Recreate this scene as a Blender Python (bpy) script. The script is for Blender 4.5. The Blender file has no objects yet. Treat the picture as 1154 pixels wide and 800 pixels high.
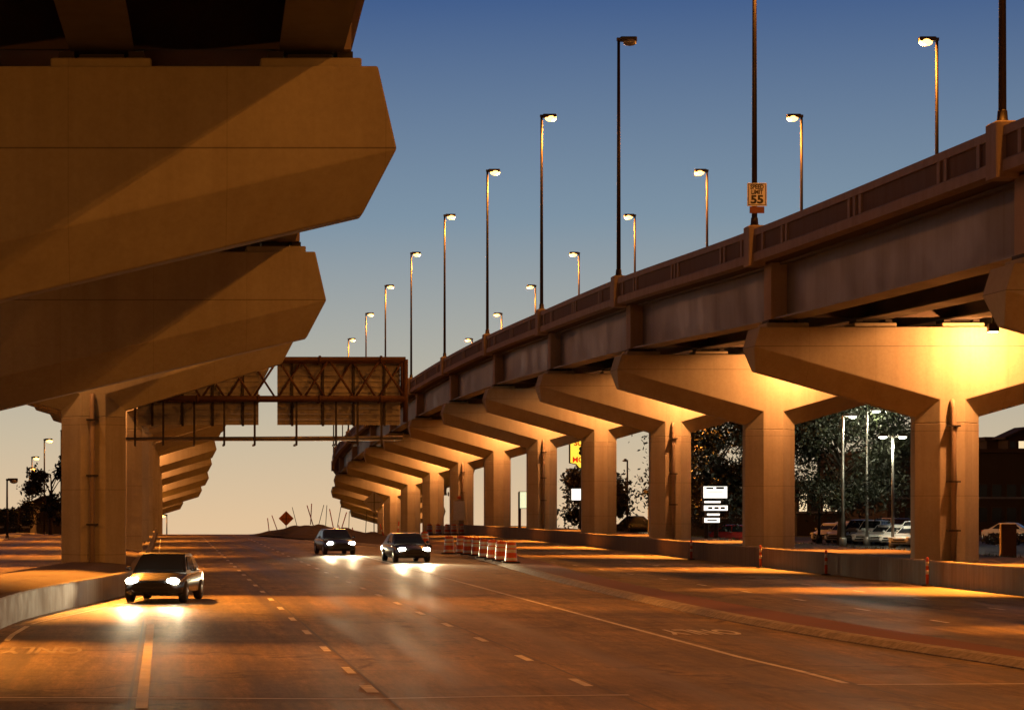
import bpy, math, random
import numpy as np
from mathutils import Vector, Matrix

# ------------------------------------------------------------------ camera, world, exposure
SC = bpy.context.scene
COL = SC.collection
R = math.radians
F = 2800.0            # focal length in photo pixels
HC = 2.98             # camera height over the road plane
cam_d = bpy.data.cameras.new('camera')
cam = bpy.data.objects.new('camera', cam_d)
COL.objects.link(cam)
cam.location = (0, 0, HC)
cam.rotation_euler = (R(90), 0, 0)
cam_d.sensor_fit = 'HORIZONTAL'
cam_d.sensor_width = 36
cam_d.lens = F / 1154 * 36
cam_d.shift_x = 392 / 1154
cam_d.shift_y = 166 / 1154
cam_d.clip_start = 0.1
cam_d.clip_end = 9000
SC.camera = cam

world = bpy.data.worlds.new("World")
SC.world = world
world.use_nodes = True
wn = world.node_tree.nodes
wl = world.node_tree.links
bg = wn['Background']
sky = wn.new('ShaderNodeTexSky')
sky.sky_type = 'NISHITA'
sky.sun_disc = False
sky.sun_elevation = R(-3)
sky.sun_rotation = R(8)
sky.dust_density = 3
sky.ozone_density = 4
tc = wn.new('ShaderNodeNewGeometry')
vd = wn.new('ShaderNodeVectorMath'); vd.operation = 'SCALE'; vd.inputs['Scale'].default_value = -1
wl.new(tc.outputs['Incoming'], vd.inputs[0])
sp = wn.new('ShaderNodeSeparateXYZ')
wl.new(vd.outputs[0], sp.inputs[0])
mr = wn.new('ShaderNodeMapRange')
mr.inputs['From Min'].default_value = -0.05
mr.inputs['From Max'].default_value = 1.0
wl.new(sp.outputs['Z'], mr.inputs['Value'])
rp = wn.new('ShaderNodeValToRGB')
wl.new(mr.outputs[0], rp.inputs[0])
els = rp.color_ramp.elements
def rampstop(z, c, first=None):
    p = (z + 0.05) / 1.05
    e = els[first] if first is not None else els.new(p)
    e.position = p
    e.color = (*c, 1)
rampstop(-0.05, (0.76, 0.54, 0.325), 0)
rampstop(1.0, (0.004, 0.008, 0.022), 1)
rampstop(-0.008, (0.76, 0.54, 0.325))
rampstop(0.028, (0.58, 0.49, 0.35))
rampstop(0.060, (0.42, 0.415, 0.36))
rampstop(0.112, (0.205, 0.288, 0.365))
rampstop(0.200, (0.048, 0.102, 0.245))
rampstop(0.29, (0.013, 0.029, 0.08))
# the dusk glow sits over the far end of the road, the sky behind is dimmer
az = wn.new('ShaderNodeMapRange')
az.inputs['From Min'].default_value = -0.25
az.inputs['From Max'].default_value = 1
az.inputs['To Min'].default_value = 0.12
az.inputs['To Max'].default_value = 1.0
wl.new(sp.outputs['Y'], az.inputs['Value'])
mul = wn.new('ShaderNodeVectorMath'); mul.operation = 'SCALE'
wl.new(rp.outputs[0], mul.inputs[0]); wl.new(az.outputs[0], mul.inputs['Scale'])
sk2 = wn.new('ShaderNodeVectorMath'); sk2.operation = 'SCALE'
sk2.inputs['Scale'].default_value = 0.1
wl.new(sky.outputs[0], sk2.inputs[0])
add = wn.new('ShaderNodeVectorMath'); add.operation = 'ADD'
wl.new(mul.outputs[0], add.inputs[0]); wl.new(sk2.outputs[0], add.inputs[1])
wl.new(add.outputs[0], bg.inputs['Color'])
bg.inputs['Strength'].default_value = 1.0

SC.view_settings.view_transform = 'Standard'
SC.view_settings.look = 'None'
SC.view_settings.exposure = 0.0
SC.view_settings.gamma = 1.0
SC.view_settings.use_curve_mapping = False
SC.render.engine = 'CYCLES'
SC.cycles.use_denoising = True
SC.cycles.max_bounces = 6
SC.cycles.diffuse_bounces = 4
SC.cycles.sample_clamp_indirect = 3

SODIUM = (1.0, 0.305, 0.036)
FLOOD_C = (1.0, 0.345, 0.095)
P_LAMP = 4000.0
P_FLOOD = 3400.0
P_DOWN = 70000.0
P_FILL = 6000.0
rnd = random.Random(7)

# ------------------------------------------------------------------ helpers
class MB:
    def __init__(s): s.v = []; s.f = []; s.m = []; s.smooth = set()
    def add(s, vs, fs, mi=0, smooth=False):
        b = len(s.v); s.v += [tuple(map(float, p)) for p in vs]
        for f in fs:
            if smooth: s.smooth.add(len(s.f))
            s.f.append(tuple(b + i for i in f)); s.m.append(mi)
    def box(s, x0, x1, y0, y1, z0, z1, mi=0):
        s.add([(x0,y0,z0),(x1,y0,z0),(x1,y1,z0),(x0,y1,z0),(x0,y0,z1),(x1,y0,z1),(x1,y1,z1),(x0,y1,z1)],
              [(0,3,2,1),(4,5,6,7),(0,1,5,4),(1,2,6,5),(2,3,7,6),(3,0,4,7)], mi)
    def bbox(s, x0, x1, y0, y1, z0, z1, c=0.02, mi=0):
        """box with chamfered vertical and top edges"""
        def ring(i, z): return [(x0+i+c,y0+i,z),(x1-i-c,y0+i,z),(x1-i,y0+i+c,z),(x1-i,y1-i-c,z),(x1-i-c,y1-i,z),(x0+i+c,y1-i,z),(x0+i,y1-i-c,z),(x0+i,y0+i+c,z)]
        s.rings([ring(0,z0), ring(0,z1-c), ring(c,z1)], mi=mi)
    def rings(s, rs, cap=True, closed=True, mi=0, smooth=False):
        n = len(rs[0]); b = len(s.v)
        vs = [p for r in rs for p in r]; fs = []
        for k in range(len(rs)-1):
            for i in range(n if closed else n-1):
                j = (i+1) % n
                fs.append((k*n+i, k*n+j, (k+1)*n+j, (k+1)*n+i))
        s.add(vs, fs, mi, smooth)
        if cap:
            s.f.append(tuple(b+i for i in range(n))[::-1]); s.m.append(mi)
            s.f.append(tuple(b+(len(rs)-1)*n+i for i in range(n))); s.m.append(mi)
    def tube(s, pts, r, n=8, mi=0, smooth=True):
        pts = [Vector(p) for p in pts]
        rr = r if isinstance(r, (list, tuple)) else [r]*len(pts)
        rs = []
        up = None
        for i, p in enumerate(pts):
            t = (pts[min(i+1, len(pts)-1)] - pts[max(i-1, 0)]).normalized()
            if up is None:
                up = Vector((0,0,1)) if abs(t.z) < .9 else Vector((1,0,0))
            a = t.cross(up).normalized(); b = t.cross(a).normalized()
            up = -b if False else up
            rs.append([tuple(p + (a*math.cos(2*math.pi*k/n) + b*math.sin(2*math.pi*k/n))*rr[i]) for k in range(n)])
        s.rings(rs, mi=mi, smooth=smooth)
    def lathe(s, prof, c=(0,0,0), n=20, mi=0, smooth=True):
        s.rings([[(c[0]+r*math.cos(2*math.pi*k/n), c[1]+r*math.sin(2*math.pi*k/n), c[2]+z) for k in range(n)] for r, z in prof], mi=mi, smooth=smooth)
    def ball(s, c, rx, ry, rz, n=10, m=6, mi=0):
        rs = []
        for j in range(m+1):
            t = math.pi*(0.02+0.96*j/m)
            rs.append([(c[0]+rx*math.sin(t)*math.cos(2*math.pi*k/n), c[1]+ry*math.sin(t)*math.sin(2*math.pi*k/n), c[2]-rz*math.cos(t)) for k in range(n)])
        s.rings(rs, mi=mi, smooth=True)

def bevel(o, w):
    m = o.modifiers.new('soft_edges', 'BEVEL'); m.width = w; m.segments = 2; m.limit_method = 'ANGLE'; m.angle_limit = R(20)
    return o

def world_origin(o):
    v = Vector((0,0,0))
    while o is not None:
        v = v + o.location; o = o.parent
    return v

def build(name, mb, mats, parent=None, loc=None, fix=True):
    """link the collected faces as one mesh object; coordinates are world coordinates"""
    me = bpy.data.meshes.new(name)
    org = Vector(loc) if loc is not None else (world_origin(parent) if parent else Vector((0,0,0)))
    me.from_pydata([tuple(Vector(p) - org) for p in mb.v], [], mb.f)
    mats = mats if isinstance(mats, (list, tuple)) else [mats]
    for m in mats: me.materials.append(m)
    me.polygons.foreach_set('material_index', mb.m)
    me.polygons.foreach_set('use_smooth', [i in mb.smooth for i in range(len(mb.f))])
    if fix:
        import bmesh
        bm = bmesh.new(); bm.from_mesh(me)
        bmesh.ops.remove_doubles(bm, verts=bm.verts, dist=1e-4)
        bmesh.ops.recalc_face_normals(bm, faces=bm.faces)
        bm.to_mesh(me); bm.free()
    o = bpy.data.objects.new(name, me)
    COL.objects.link(o)
    if parent:
        o.parent = parent
        o.location = org - world_origin(parent)
    else:
        o.location = org
    return o

def tag(o, label, cat, group=None, kind=None):
    o['label'] = label; o['category'] = cat
    if group: o['group'] = group
    if kind: o['kind'] = kind
    return o

def thing(name, label, cat, loc=(0,0,0), group=None):
    o = bpy.data.objects.new(name, None)
    o.empty_display_size = .3
    COL.objects.link(o); o.location = loc
    return tag(o, label, cat, group)

def struct(name, mb, m, label=None, fix=True):
    o = build(name, mb, m, fix=fix); o['kind'] = 'structure'
    o['label'] = label or name.replace('_', ' '); o['category'] = name.replace('_', ' ')
    return o

def copy_tree(o, parent=None):
    c = o.copy(); COL.objects.link(c); c.parent = parent
    for ch in list(o.children): copy_tree(ch, c)
    return c

def cr(tab):
    """smooth curve through a table of (distance, value)"""
    xs = np.array([t[0] for t in tab], float); ys = np.array([t[1] for t in tab], float)
    m = np.gradient(ys, xs)
    def f(x):
        x = min(max(x, xs[0]), xs[-1]); i = min(max(int(np.searchsorted(xs, x)) - 1, 0), len(xs)-2)
        h = xs[i+1]-xs[i]; t = (x-xs[i])/h
        return float(ys[i]*(2*t**3-3*t*t+1) + h*m[i]*(t**3-2*t*t+t) + ys[i+1]*(3*t*t-2*t**3) + h*m[i+1]*(t**3-t*t))
    return f

def px(x, y, d):
    """a point seen at photo pixel (x, y), d metres down the road"""
    return ((x-185)*d/F, d, HC + (566-y)*d/F)

ORD = ['nearest','second nearest','third nearest','fourth nearest','fifth nearest','sixth nearest','seventh nearest','eighth nearest',
       'ninth nearest','tenth nearest','eleventh nearest','twelfth nearest','thirteenth nearest','fourteenth nearest','fifteenth nearest','sixteenth nearest']

# ------------------------------------------------------------------ materials
def new_mat(name):
    m = bpy.data.materials.new(name); m.use_nodes = True
    nt = m.node_tree
    return m, nt, nt.nodes['Principled BSDF']

def N(nt, t, **kw):
    n = nt.nodes.new(t)
    for k, v in kw.items():
        if k in n.inputs: n.inputs[k].default_value = v
        else: setattr(n, k, v)
    return n

def coords(nt, scale=(1,1,1)):
    t = N(nt, 'ShaderNodeTexCoord'); mp = N(nt, 'ShaderNodeMapping')
    mp.inputs['Scale'].default_value = scale
    oi = N(nt, 'ShaderNodeObjectInfo'); ad = N(nt, 'ShaderNodeVectorMath', operation='MULTIPLY_ADD')
    ad.inputs[0].default_value = (37.0, 91.0, 53.0)
    nt.links.new(oi.outputs['Random'], ad.inputs[1]); nt.links.new(t.outputs['Object'], ad.inputs[2])
    nt.links.new(ad.outputs[0], mp.inputs['Vector'])
    return mp.outputs[0]

def ramp(nt, fac, stops):
    r = N(nt, 'ShaderNodeValToRGB'); e = r.color_ramp.elements
    for i, (p, c) in enumerate(stops):
        q = e[i] if i < 2 else e.new(p)
        q.position = p; q.color = (*c, 1) if isinstance(c, tuple) else (c, c, c, 1)
    nt.links.new(fac, r.inputs[0]); return r.outputs[0]

def mixc(nt, fac, a, b, mode='MIX'):
    m = N(nt, 'ShaderNodeMix', data_type='RGBA', blend_type=mode)
    for s, v in ((m.inputs[0], fac), (m.inputs[6], a), (m.inputs[7], b)):
        if isinstance(v, bpy.types.NodeSocket): nt.links.new(v, s)
        elif isinstance(v, tuple): s.default_value = (*v, 1)
        else: s.default_value = v
    return m.outputs[2]

def weathered(name, col, rough=.8, scale=1.0, streak=.25, mott=.25, grime=(.5,.42,.34), bump=.15, metal=0.0, spec=.3, fine=9.0):
    """surface with mottling, run-down streaks and grain"""
    m, nt, b = new_mat(name); L = nt.links.new
    n1 = N(nt, 'ShaderNodeTexNoise', Scale=.45*scale, Detail=6.0, Roughness=.65); L(coords(nt), n1.inputs['Vector'])
    n2 = N(nt, 'ShaderNodeTexNoise', Scale=1.0, Detail=5.0, Roughness=.6); L(coords(nt, (2.2*scale, 2.2*scale, .12*scale)), n2.inputs['Vector'])
    n3 = N(nt, 'ShaderNodeTexNoise', Scale=fine*scale, Detail=4.0, Roughness=.7); L(coords(nt), n3.inputs['Vector'])
    a = ramp(nt, n1.outputs[0], [(.3, 1-mott), (.7, 1.0)])
    s_ = ramp(nt, n2.outputs[0], [(.42, 0.0), (.68, 1.0)])
    g = ramp(nt, n3.outputs[0], [(.3, .91), (.7, 1.04)])
    c = mixc(nt, 1.0, col, a, 'MULTIPLY')
    c = mixc(nt, 1.0, c, g, 'MULTIPLY')
    fm = N(nt, 'ShaderNodeMath', operation='MULTIPLY'); L(s_, fm.inputs[0]); fm.inputs[1].default_value = streak
    c = mixc(nt, fm.outputs[0], c, tuple(col[i]*grime[i] for i in range(3)))
    L(c, b.inputs['Base Color'])
    rr = ramp(nt, n1.outputs[0], [(.3, rough-.12), (.7, min(1, rough+.1))]); L(rr, b.inputs['Roughness'])
    b.inputs['Metallic'].default_value = metal
    b.inputs['Specular IOR Level'].default_value = spec
    bp = N(nt, 'ShaderNodeBump', Strength=bump, Distance=.02); L(n3.outputs[0], bp.inputs['Height']); L(bp.outputs[0], b.inputs['Normal'])
    m['col'] = 1
    return m, nt, b, c

def joints(m, nt, b, c, axis, period, width, dark=.55, offset=0.0, only_near=None):
    """thin dark construction joints every `period` metres along an axis"""
    L = nt.links.new
    t = N(nt, 'ShaderNodeTexCoord'); s = N(nt, 'ShaderNodeSeparateXYZ'); L(t.outputs['Object'], s.inputs[0])
    a = N(nt, 'ShaderNodeMath', operation='ADD'); L(s.outputs[axis], a.inputs[0]); a.inputs[1].default_value = offset + 1000*period
    q = N(nt, 'ShaderNodeMath', operation='MODULO'); L(a.outputs[0], q.inputs[0]); q.inputs[1].default_value = period
    l = N(nt, 'ShaderNodeMath', operation='LESS_THAN'); L(q.outputs[0], l.inputs[0]); l.inputs[1].default_value = width
    d = N(nt, 'ShaderNodeMath', operation='MULTIPLY'); L(l.outputs[0], d.inputs[0]); d.inputs[1].default_value = 1-dark
    k = mixc(nt, d.outputs[0], c, (.05,.04,.035))
    L(k, b.inputs['Base Color'])
    return k

def plain(name, col, rough=.5, metal=0.0, var=.15, scale=6.0, bump=.05, spec=.4):
    m, nt, b = new_mat(name); L = nt.links.new
    n = N(nt, 'ShaderNodeTexNoise', Scale=scale, Detail=4.0); L(coords(nt), n.inputs['Vector'])
    a = ramp(nt, n.outputs[0], [(.3, 1-var), (.7, 1.0)])
    L(mixc(nt, 1.0, col, a, 'MULTIPLY'), b.inputs['Base Color'])
    b.inputs['Roughness'].default_value = rough; b.inputs['Metallic'].default_value = metal
    b.inputs['Specular IOR Level'].default_value = spec
    bp = N(nt, 'ShaderNodeBump', Strength=bump, Distance=.01); L(n.outputs[0], bp.inputs['Height']); L(bp.outputs[0], b.inputs['Normal'])
    return m

def glow(name, col, strength):
    m, nt, b = new_mat(name)
    b.inputs['Base Color'].default_value = (*[min(1, c) for c in col], 1)
    b.inputs['Emission Color'].default_value = (*col, 1)
    b.inputs['Emission Strength'].default_value = strength
    return m

M = {}
m_, nt_, b_, c_ = weathered('cap_concrete', (.41,.39,.295), .85, streak=.22, mott=.16)
c_ = joints(m_, nt_, b_, c_, 0, 2.44, .014, dark=.8, offset=.4)
joints(m_, nt_, b_, c_, 2, 50.0, .022, dark=.4)                      # the one form joint at the crease (local z = 0)
M['cap'] = m_
m_, nt_, b_, c_ = weathered('column_concrete', (.40,.365,.28), .85, streak=.34, mott=.24)
joints(m_, nt_, b_, c_, 2, 2.4, .02, dark=.5, offset=.3)
M['column'] = m_
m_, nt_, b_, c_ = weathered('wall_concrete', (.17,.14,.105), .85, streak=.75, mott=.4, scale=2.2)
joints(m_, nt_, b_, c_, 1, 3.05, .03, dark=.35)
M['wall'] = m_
M['parapet'] = weathered('parapet_concrete', (.36,.30,.25), .85, streak=.35, mott=.22)[0]
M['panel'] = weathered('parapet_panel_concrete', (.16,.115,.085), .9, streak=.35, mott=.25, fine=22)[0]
m_, nt_, b_, c_ = weathered('girder_steel', (.145,.152,.170), .55, streak=.45, mott=.3, scale=.9, grime=(.55,.45,.4), spec=.45)
joints(m_, nt_, b_, c_, 1, 4.46, .05, dark=.6)
M['girder'] = m_
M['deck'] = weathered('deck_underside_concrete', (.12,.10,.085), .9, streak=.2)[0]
M['bearing'] = plain('bearing_rubber', (.03,.028,.026), .8)
M['pipe'] = plain('drain_pipe_paint', (.33,.26,.19), .55)
M['pole'] = plain('bronze_pole_paint', (.032,.024,.02), .5, .3)
M['dark_metal'] = plain('dark_painted_metal', (.04,.034,.03), .5, .4)
M['rust'] = weathered('rusty_truss_steel', (.17,.095,.06), .6, streak=.4, mott=.4, scale=3, metal=.3)[0]
M['galv'] = weathered('galvanised_steel', (.34,.33,.31), .4, streak=.3, mott=.3, scale=3, metal=.7, spec=.5)[0]
M['lens'] = glow('sodium_lamp_lens', (1.0,.45,.10), 7)
M['flood_lens'] = glow('floodlight_lens', (1.0,.70,.30), 30)
M['lens_off'] = plain('unlit_lamp_lens', (.25,.24,.22), .2)
M['white_lens'] = glow('car_park_lamp_lens', (.92,1.0,.80), 14)
M['head_lens'] = glow('headlight_lens', (1.0,.90,.66), 120)
M['tail_lens'] = glow('tail_lamp_lens', (1.0,.10,.10), 6)
M['white_paint'] = weathered('road_paint', (.82,.79,.72), .7, streak=0, mott=.5, scale=5)[0]
M['faint_paint'] = weathered('worn_road_paint', (.26,.225,.18), .75, streak=0, mott=.6, scale=5)[0]
M['orange'] = plain('orange_plastic', (.62,.10,.02), .45)
M['refl'] = plain('white_reflective_sheet', (.72,.70,.66), .35)
M['red_band'] = plain('red_reflective_sheet', (.55,.06,.03), .4)
M['rubber'] = plain('black_rubber', (.02,.02,.02), .8)
M['bark'] = plain('tree_bark', (.07,.05,.035), .9, bump=.5)
M['sign_white'] = plain('sign_white_sheet', (.84,.88,.90), .4, var=.08)
M['sign_black'] = plain('sign_black_letter', (.015,.015,.015), .5)
M['sign_brown'] = plain('brown_plate', (.22,.06,.03), .5)
M['sign_back'] = weathered('sign_back_aluminium', (.44,.43,.40), .5, streak=.3, mott=.3, scale=4, metal=.2)[0]
M['warning'] = plain('orange_warning_sheet', (.55,.17,.03), .5)

def leaf_mat(name, a, b2):
    m, nt, b = new_mat(name)
    n = N(nt, 'ShaderNodeTexNoise', Scale=.9, Detail=3.0); nt.links.new(coords(nt), n.inputs['Vector'])
    nt.links.new(ramp(nt, n.outputs[0], [(.35, a), (.65, b2)]), b.inputs['Base Color'])
    b.inputs['Roughness'].default_value = .6
    return m
M['leaf'] = leaf_mat('tree_leaf', (.005,.007,.003), (.016,.020,.006))
M['leaf_dark'] = leaf_mat('dark_leaf', (.012,.015,.009), (.025,.028,.014))

def road_mat(name, base, rough0=.46):
    m, nt, b = new_mat(name); L = nt.links.new
    v = coords(nt)
    nL = N(nt, 'ShaderNodeTexNoise', Scale=1.0, Detail=6.0, Roughness=.6); L(coords(nt, (.9,.022,1)), nL.inputs['Vector'])   # wheel tracks
    nX = N(nt, 'ShaderNodeTexNoise', Scale=1.0, Detail=4.0, Roughness=.6); L(coords(nt, (.05,.55,1)), nX.inputs['Vector'])    # cross wear
    nB = N(nt, 'ShaderNodeTexNoise', Scale=.16, Detail=6.0, Roughness=.7); L(v, nB.inputs['Vector'])
    nF = N(nt, 'ShaderNodeTexNoise', Scale=26.0, Detail=5.0, Roughness=.8); L(v, nF.inputs['Vector'])
    vo = N(nt, 'ShaderNodeTexVoronoi', Scale=1.0, feature='DISTANCE_TO_EDGE'); 
    wv = N(nt, 'ShaderNodeVectorMath', operation='MULTIPLY_ADD')
    nW = N(nt, 'ShaderNodeTexNoise', Scale=.8, Detail=4.0); L(v, nW.inputs['Vector']); L(nW.outputs['Color'], wv.inputs[0])
    wv.inputs[1].default_value = (.35,.35,0); L(coords(nt, (.11,.075,0)), wv.inputs[2]); L(wv.outputs[0], vo.inputs['Vector'])
    crack = ramp(nt, vo.outputs['Distance'], [(0.0, .25), (.012, 1.0)])
    nM = N(nt, 'ShaderNodeTexNoise', Scale=1.0, Detail=9.0, Roughness=.78); L(coords(nt, (2.6,.20,1)), nM.inputs['Vector'])
    nS = N(nt, 'ShaderNodeTexNoise', Scale=.55, Detail=5.0, Roughness=.62); L(coords(nt, (1,.6,1)), nS.inputs['Vector'])
    a = ramp(nt, nL.outputs[0], [(.36, .42), (.62, 1.22)])
    mm = ramp(nt, nM.outputs[0], [(.34, .50), (.66, 1.30)])
    st = ramp(nt, nS.outputs[0], [(.30, .35), (.42, 1.0)])
    x = ramp(nt, nX.outputs[0], [(.3, .80), (.7, 1.08)])
    g = ramp(nt, nB.outputs[0], [(.32, .55), (.70, 1.15)])
    f = ramp(nt, nF.outputs[0], [(.25, .72), (.75, 1.18)])
    c = mixc(nt, 1.0, base, a, 'MULTIPLY')
    nG = N(nt, 'ShaderNodeTexNoise', Scale=1.0, Detail=6.0, Roughness=.85); L(coords(nt, (9,1.6,1)), nG.inputs['Vector'])
    gg = ramp(nt, nG.outputs[0], [(.36, .68), (.64, 1.26)])
    for k in (x, g, f, crack, mm, st, gg): c = mixc(nt, 1.0, c, k, 'MULTIPLY')
    # saw-cut slab joints across the lanes
    s = N(nt, 'ShaderNodeSeparateXYZ'); L(v, s.inputs[0])
    ad = N(nt, 'ShaderNodeMath', operation='ADD'); L(s.outputs[1], ad.inputs[0]); ad.inputs[1].default_value = 1000
    md = N(nt, 'ShaderNodeMath', operation='MODULO'); L(ad.outputs[0], md.inputs[0]); md.inputs[1].default_value = 9.1
    lt = N(nt, 'ShaderNodeMath', operation='LESS_THAN'); L(md.outputs[0], lt.inputs[0]); lt.inputs[1].default_value = .10
    lm = N(nt, 'ShaderNodeMath', operation='MULTIPLY'); L(lt.outputs[0], lm.inputs[0]); lm.inputs[1].default_value = .5
    c = mixc(nt, lm.outputs[0], c, (.025,.022,.02))
    L(c, b.inputs['Base Color'])
    rr = ramp(nt, nL.outputs[0], [(.3, rough0), (.7, rough0+.26)]); L(rr, b.inputs['Roughness'])
    b.inputs['Specular IOR Level'].default_value = .14
    bp = N(nt, 'ShaderNodeBump', Strength=.35, Distance=.012); L(nF.outputs[0], bp.inputs['Height']); L(bp.outputs[0], b.inputs['Normal'])
    return m
M['road'] = road_mat('road_surface', (.26,.185,.10))
M['paver'] = weathered('red_brick_paver', (.20,.085,.05), .85, streak=.2, mott=.35, scale=3, fine=14)[0]
M['seam'] = plain('joint_sealant', (.03,.027,.025), .6)
M['kerb'] = weathered('kerb_concrete', (.46,.41,.33), .85, streak=.7, mott=.5, scale=3.5, grime=(.3,.27,.24))[0]
M['dirt'] = weathered('dry_dirt', (.085,.055,.036), .95, streak=.1, mott=.45, scale=2, bump=.6)[0]
m_, nt_, b_ = new_mat('ground_grass_and_dirt')
n_ = N(nt_, 'ShaderNodeTexNoise', Scale=.25, Detail=8.0, Roughness=.7); nt_.links.new(coords(nt_), n_.inputs['Vector'])
nt_.links.new(ramp(nt_, n_.outputs[0], [(.35, (.05,.058,.025)), (.6, (.075,.065,.035))]), b_.inputs['Base Color'])
b_.inputs['Roughness'].default_value = .95
M['ground'] = m_
M['lot'] = road_mat('car_park_asphalt', (.07,.065,.06), .5)
M['grass'] = leaf_mat('lawn_blades', (.03,.05,.012), (.06,.09,.025))
M['house'] = weathered('dark_stucco', (.05,.043,.036), .9, scale=1.5)[0]
M['roof'] = plain('dark_roof_shingle', (.045,.035,.03), .85)
M['glass'] = plain('window_glass', (.02,.022,.025), .08, spec=.6)
M['warm_win'] = glow('lit_window', (1.0,.82,.5), .9)

# ------------------------------------------------------------------ the lie of the land
gtab = cr([(-400,0),(0,0),(150,0),(215,0),(235,-.06),(252,-.26),(279,-.95),(306,-2.0),(333,-3.2),(359,-4.5),(386,-5.9),(413,-7.4),(440,-9),(520,-14),(700,-24),(1000,-36),(2000,-62),(4000,-105)])
def gz(d): return gtab(d)

def strip_sheet(name, x0, x1, ys, dz, mat, nx=1, label=None, top=None):
    mb = MB(); fx0 = x0 if callable(x0) else (lambda d: x0); fx1 = x1 if callable(x1) else (lambda d: x1)
    vs = []; fs = []
    for d in ys:
        a, b = fx0(d), fx1(d)
        for i in range(nx+1): vs.append((a+(b-a)*i/nx, d, gz(d)+dz))
    for k in range(len(ys)-1):
        for i in range(nx):
            p = k*(nx+1)+i; fs.append((p, p+1, p+nx+2, p+nx+1))
    mb.add(vs, fs)
    return struct(name, mb, mat, label, fix=False)

ysG = list(np.arange(-60, 460, 10)) + [480,520,600,700,850,1000,1500,2000,3000,4000]
strip_sheet('ground', -1500, 1800, ysG, -.02, M['ground'], 8, 'dark grassy ground falling away beyond the crest')
ysR = list(np.arange(-30, 446, 4))
strip_sheet('road', -13.2, 28.6, ysR, 0.0, M['road'], 6, 'worn concrete roadway with lane lines')

def paint(mb, pts, w, lift=.004):
    """a painted line of width w along points (x, d)"""
    L, Rr = [], []
    for i, (x, d) in enumerate(pts):
        x0, d0 = pts[max(i-1, 0)]; x1, d1 = pts[min(i+1, len(pts)-1)]
        t = Vector((x1-x0, d1-d0)).normalized(); n = Vector((t.y, -t.x))*w/2
        L.append((x-n.x, d-n.y, gz(d-n.y)+lift)); Rr.append((x+n.x, d+n.y, gz(d+n.y)+lift))
    k = len(pts)
    mb.add(L+Rr, [(i, k+i, k+i+1, i+1) for i in range(k-1)])

def seg(x, d0, d1, step=4.0):
    n = max(1, int(abs(d1-d0)/step)); return [(x, d0+(d1-d0)*i/n) for i in range(n+1)]

mb = MB()
paint(mb, seg(-.33, 36.0, 61), .18)                                   # lane line left of the middle
for x in (3.28, 6.90):
    for k in range(-1, 26):
        d = 41.2 + 6.45*k + (3.0 if x < 5 else 0)
        if d > 38.6: paint(mb, seg(x, d-.85, d+.85), .15)
paint(mb, [(3.28, 39.0), (3.28, 40.6)], .2)
paint(mb, seg(11.25, 41.0, 44) + seg(11.1, 48, 205), .13)
for x in (19.45, 23.35):
    for k in range(-2, 24):
        d = 62.3 + 6.9*k + (0 if x < 20 else 7.4-6.9)
        paint(mb, seg(x, d-.7, d+.7), .11)
paint(mb, [(-2.6,38.0),(0,37.9),(3.0,37.7),(5.0,38.2),(7.2,38.5)], .14)
paint(mb, [(11.35,40.7),(14.6,40.9)], .14)
paint(mb, [(-3.4,53.6),(-3.42,56),(-3.3,60)], .13)
paint(mb, [(-3.25,61),(-2.9,63.5),(-2.45,66),(-1.7,70.4),(-1.0,75),(-.35,82),(-.3,110),(-.3,200)], .09)
mj = MB()
for x in (-.52, 3.42, 7.06, 11.36): paint(mj, seg(x, 30, 215), .05, .003)
for k in range(40): paint(mj, [(-3.0 + .03*k, 44+4.55*k+.3*math.sin(k)), (14.0, 44+4.55*k+.3*math.cos(k*2))], .05 if k % 2 else .11, .0025)
struct('road_seams', mj, M['seam'], 'dark sealed seams along and across the lanes', fix=False)
o = struct('lane_markings', mb, M['white_paint'], 'painted white lane lines and stop lines on the road', fix=False)

mb = MB()
paint(mb, [(-6,37.6),(-2,37.5),(-.6,37.4)], .55)
paint(mb, [(10.9,71.4),(12.85,71.9)], .35)
# straight arrow in the turning lane, pointing back at the camera
mb.add([(11.15,43.35,.004),(12.2,43.0,.004),(12.2,43.7,.004),(13.1,43.5,.004),(12.2,43.25,.004),(12.2,43.4,.004)], [(0,1,2),(3,4,5)])
paint(mb, [(12.0,43.35),(13.7,43.5)], .16)
paint(mb, [(-2.6,60.2),(-.9,60.8)], .2)
paint(mb, seg(16.5, 40, 64), .10)
struct('worn_lane_markings', mb, M['faint_paint'], 'faded arrows and stop bars on the road', fix=False)

def text_mesh(body, size, extrude=.002, bold=0.0):
    cu = bpy.data.curves.new('lettering', 'FONT'); cu.body = body; cu.size = size; cu.extrude = extrude
    cu.align_x = 'CENTER'; cu.align_y = 'CENTER'; cu.resolution_u = 3; cu.offset = bold
    t = bpy.data.objects.new('lettering', cu); COL.objects.link(t)
    dg = bpy.context.evaluated_depsgraph_get()
    me = bpy.data.meshes.new_from_object(t.evaluated_get(dg))
    bpy.data.objects.remove(t); bpy.data.curves.remove(cu)
    return me

def letters(name, body, size, mat, parent, M4, extrude=.004, bold=0.0):
    me = text_mesh(body, size, extrude, bold); me.name = name
    me.transform(M4); me.materials.clear(); me.materials.append(mat)
    o = bpy.data.objects.new(name, me); COL.objects.link(o); o.parent = parent
    return o

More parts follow.
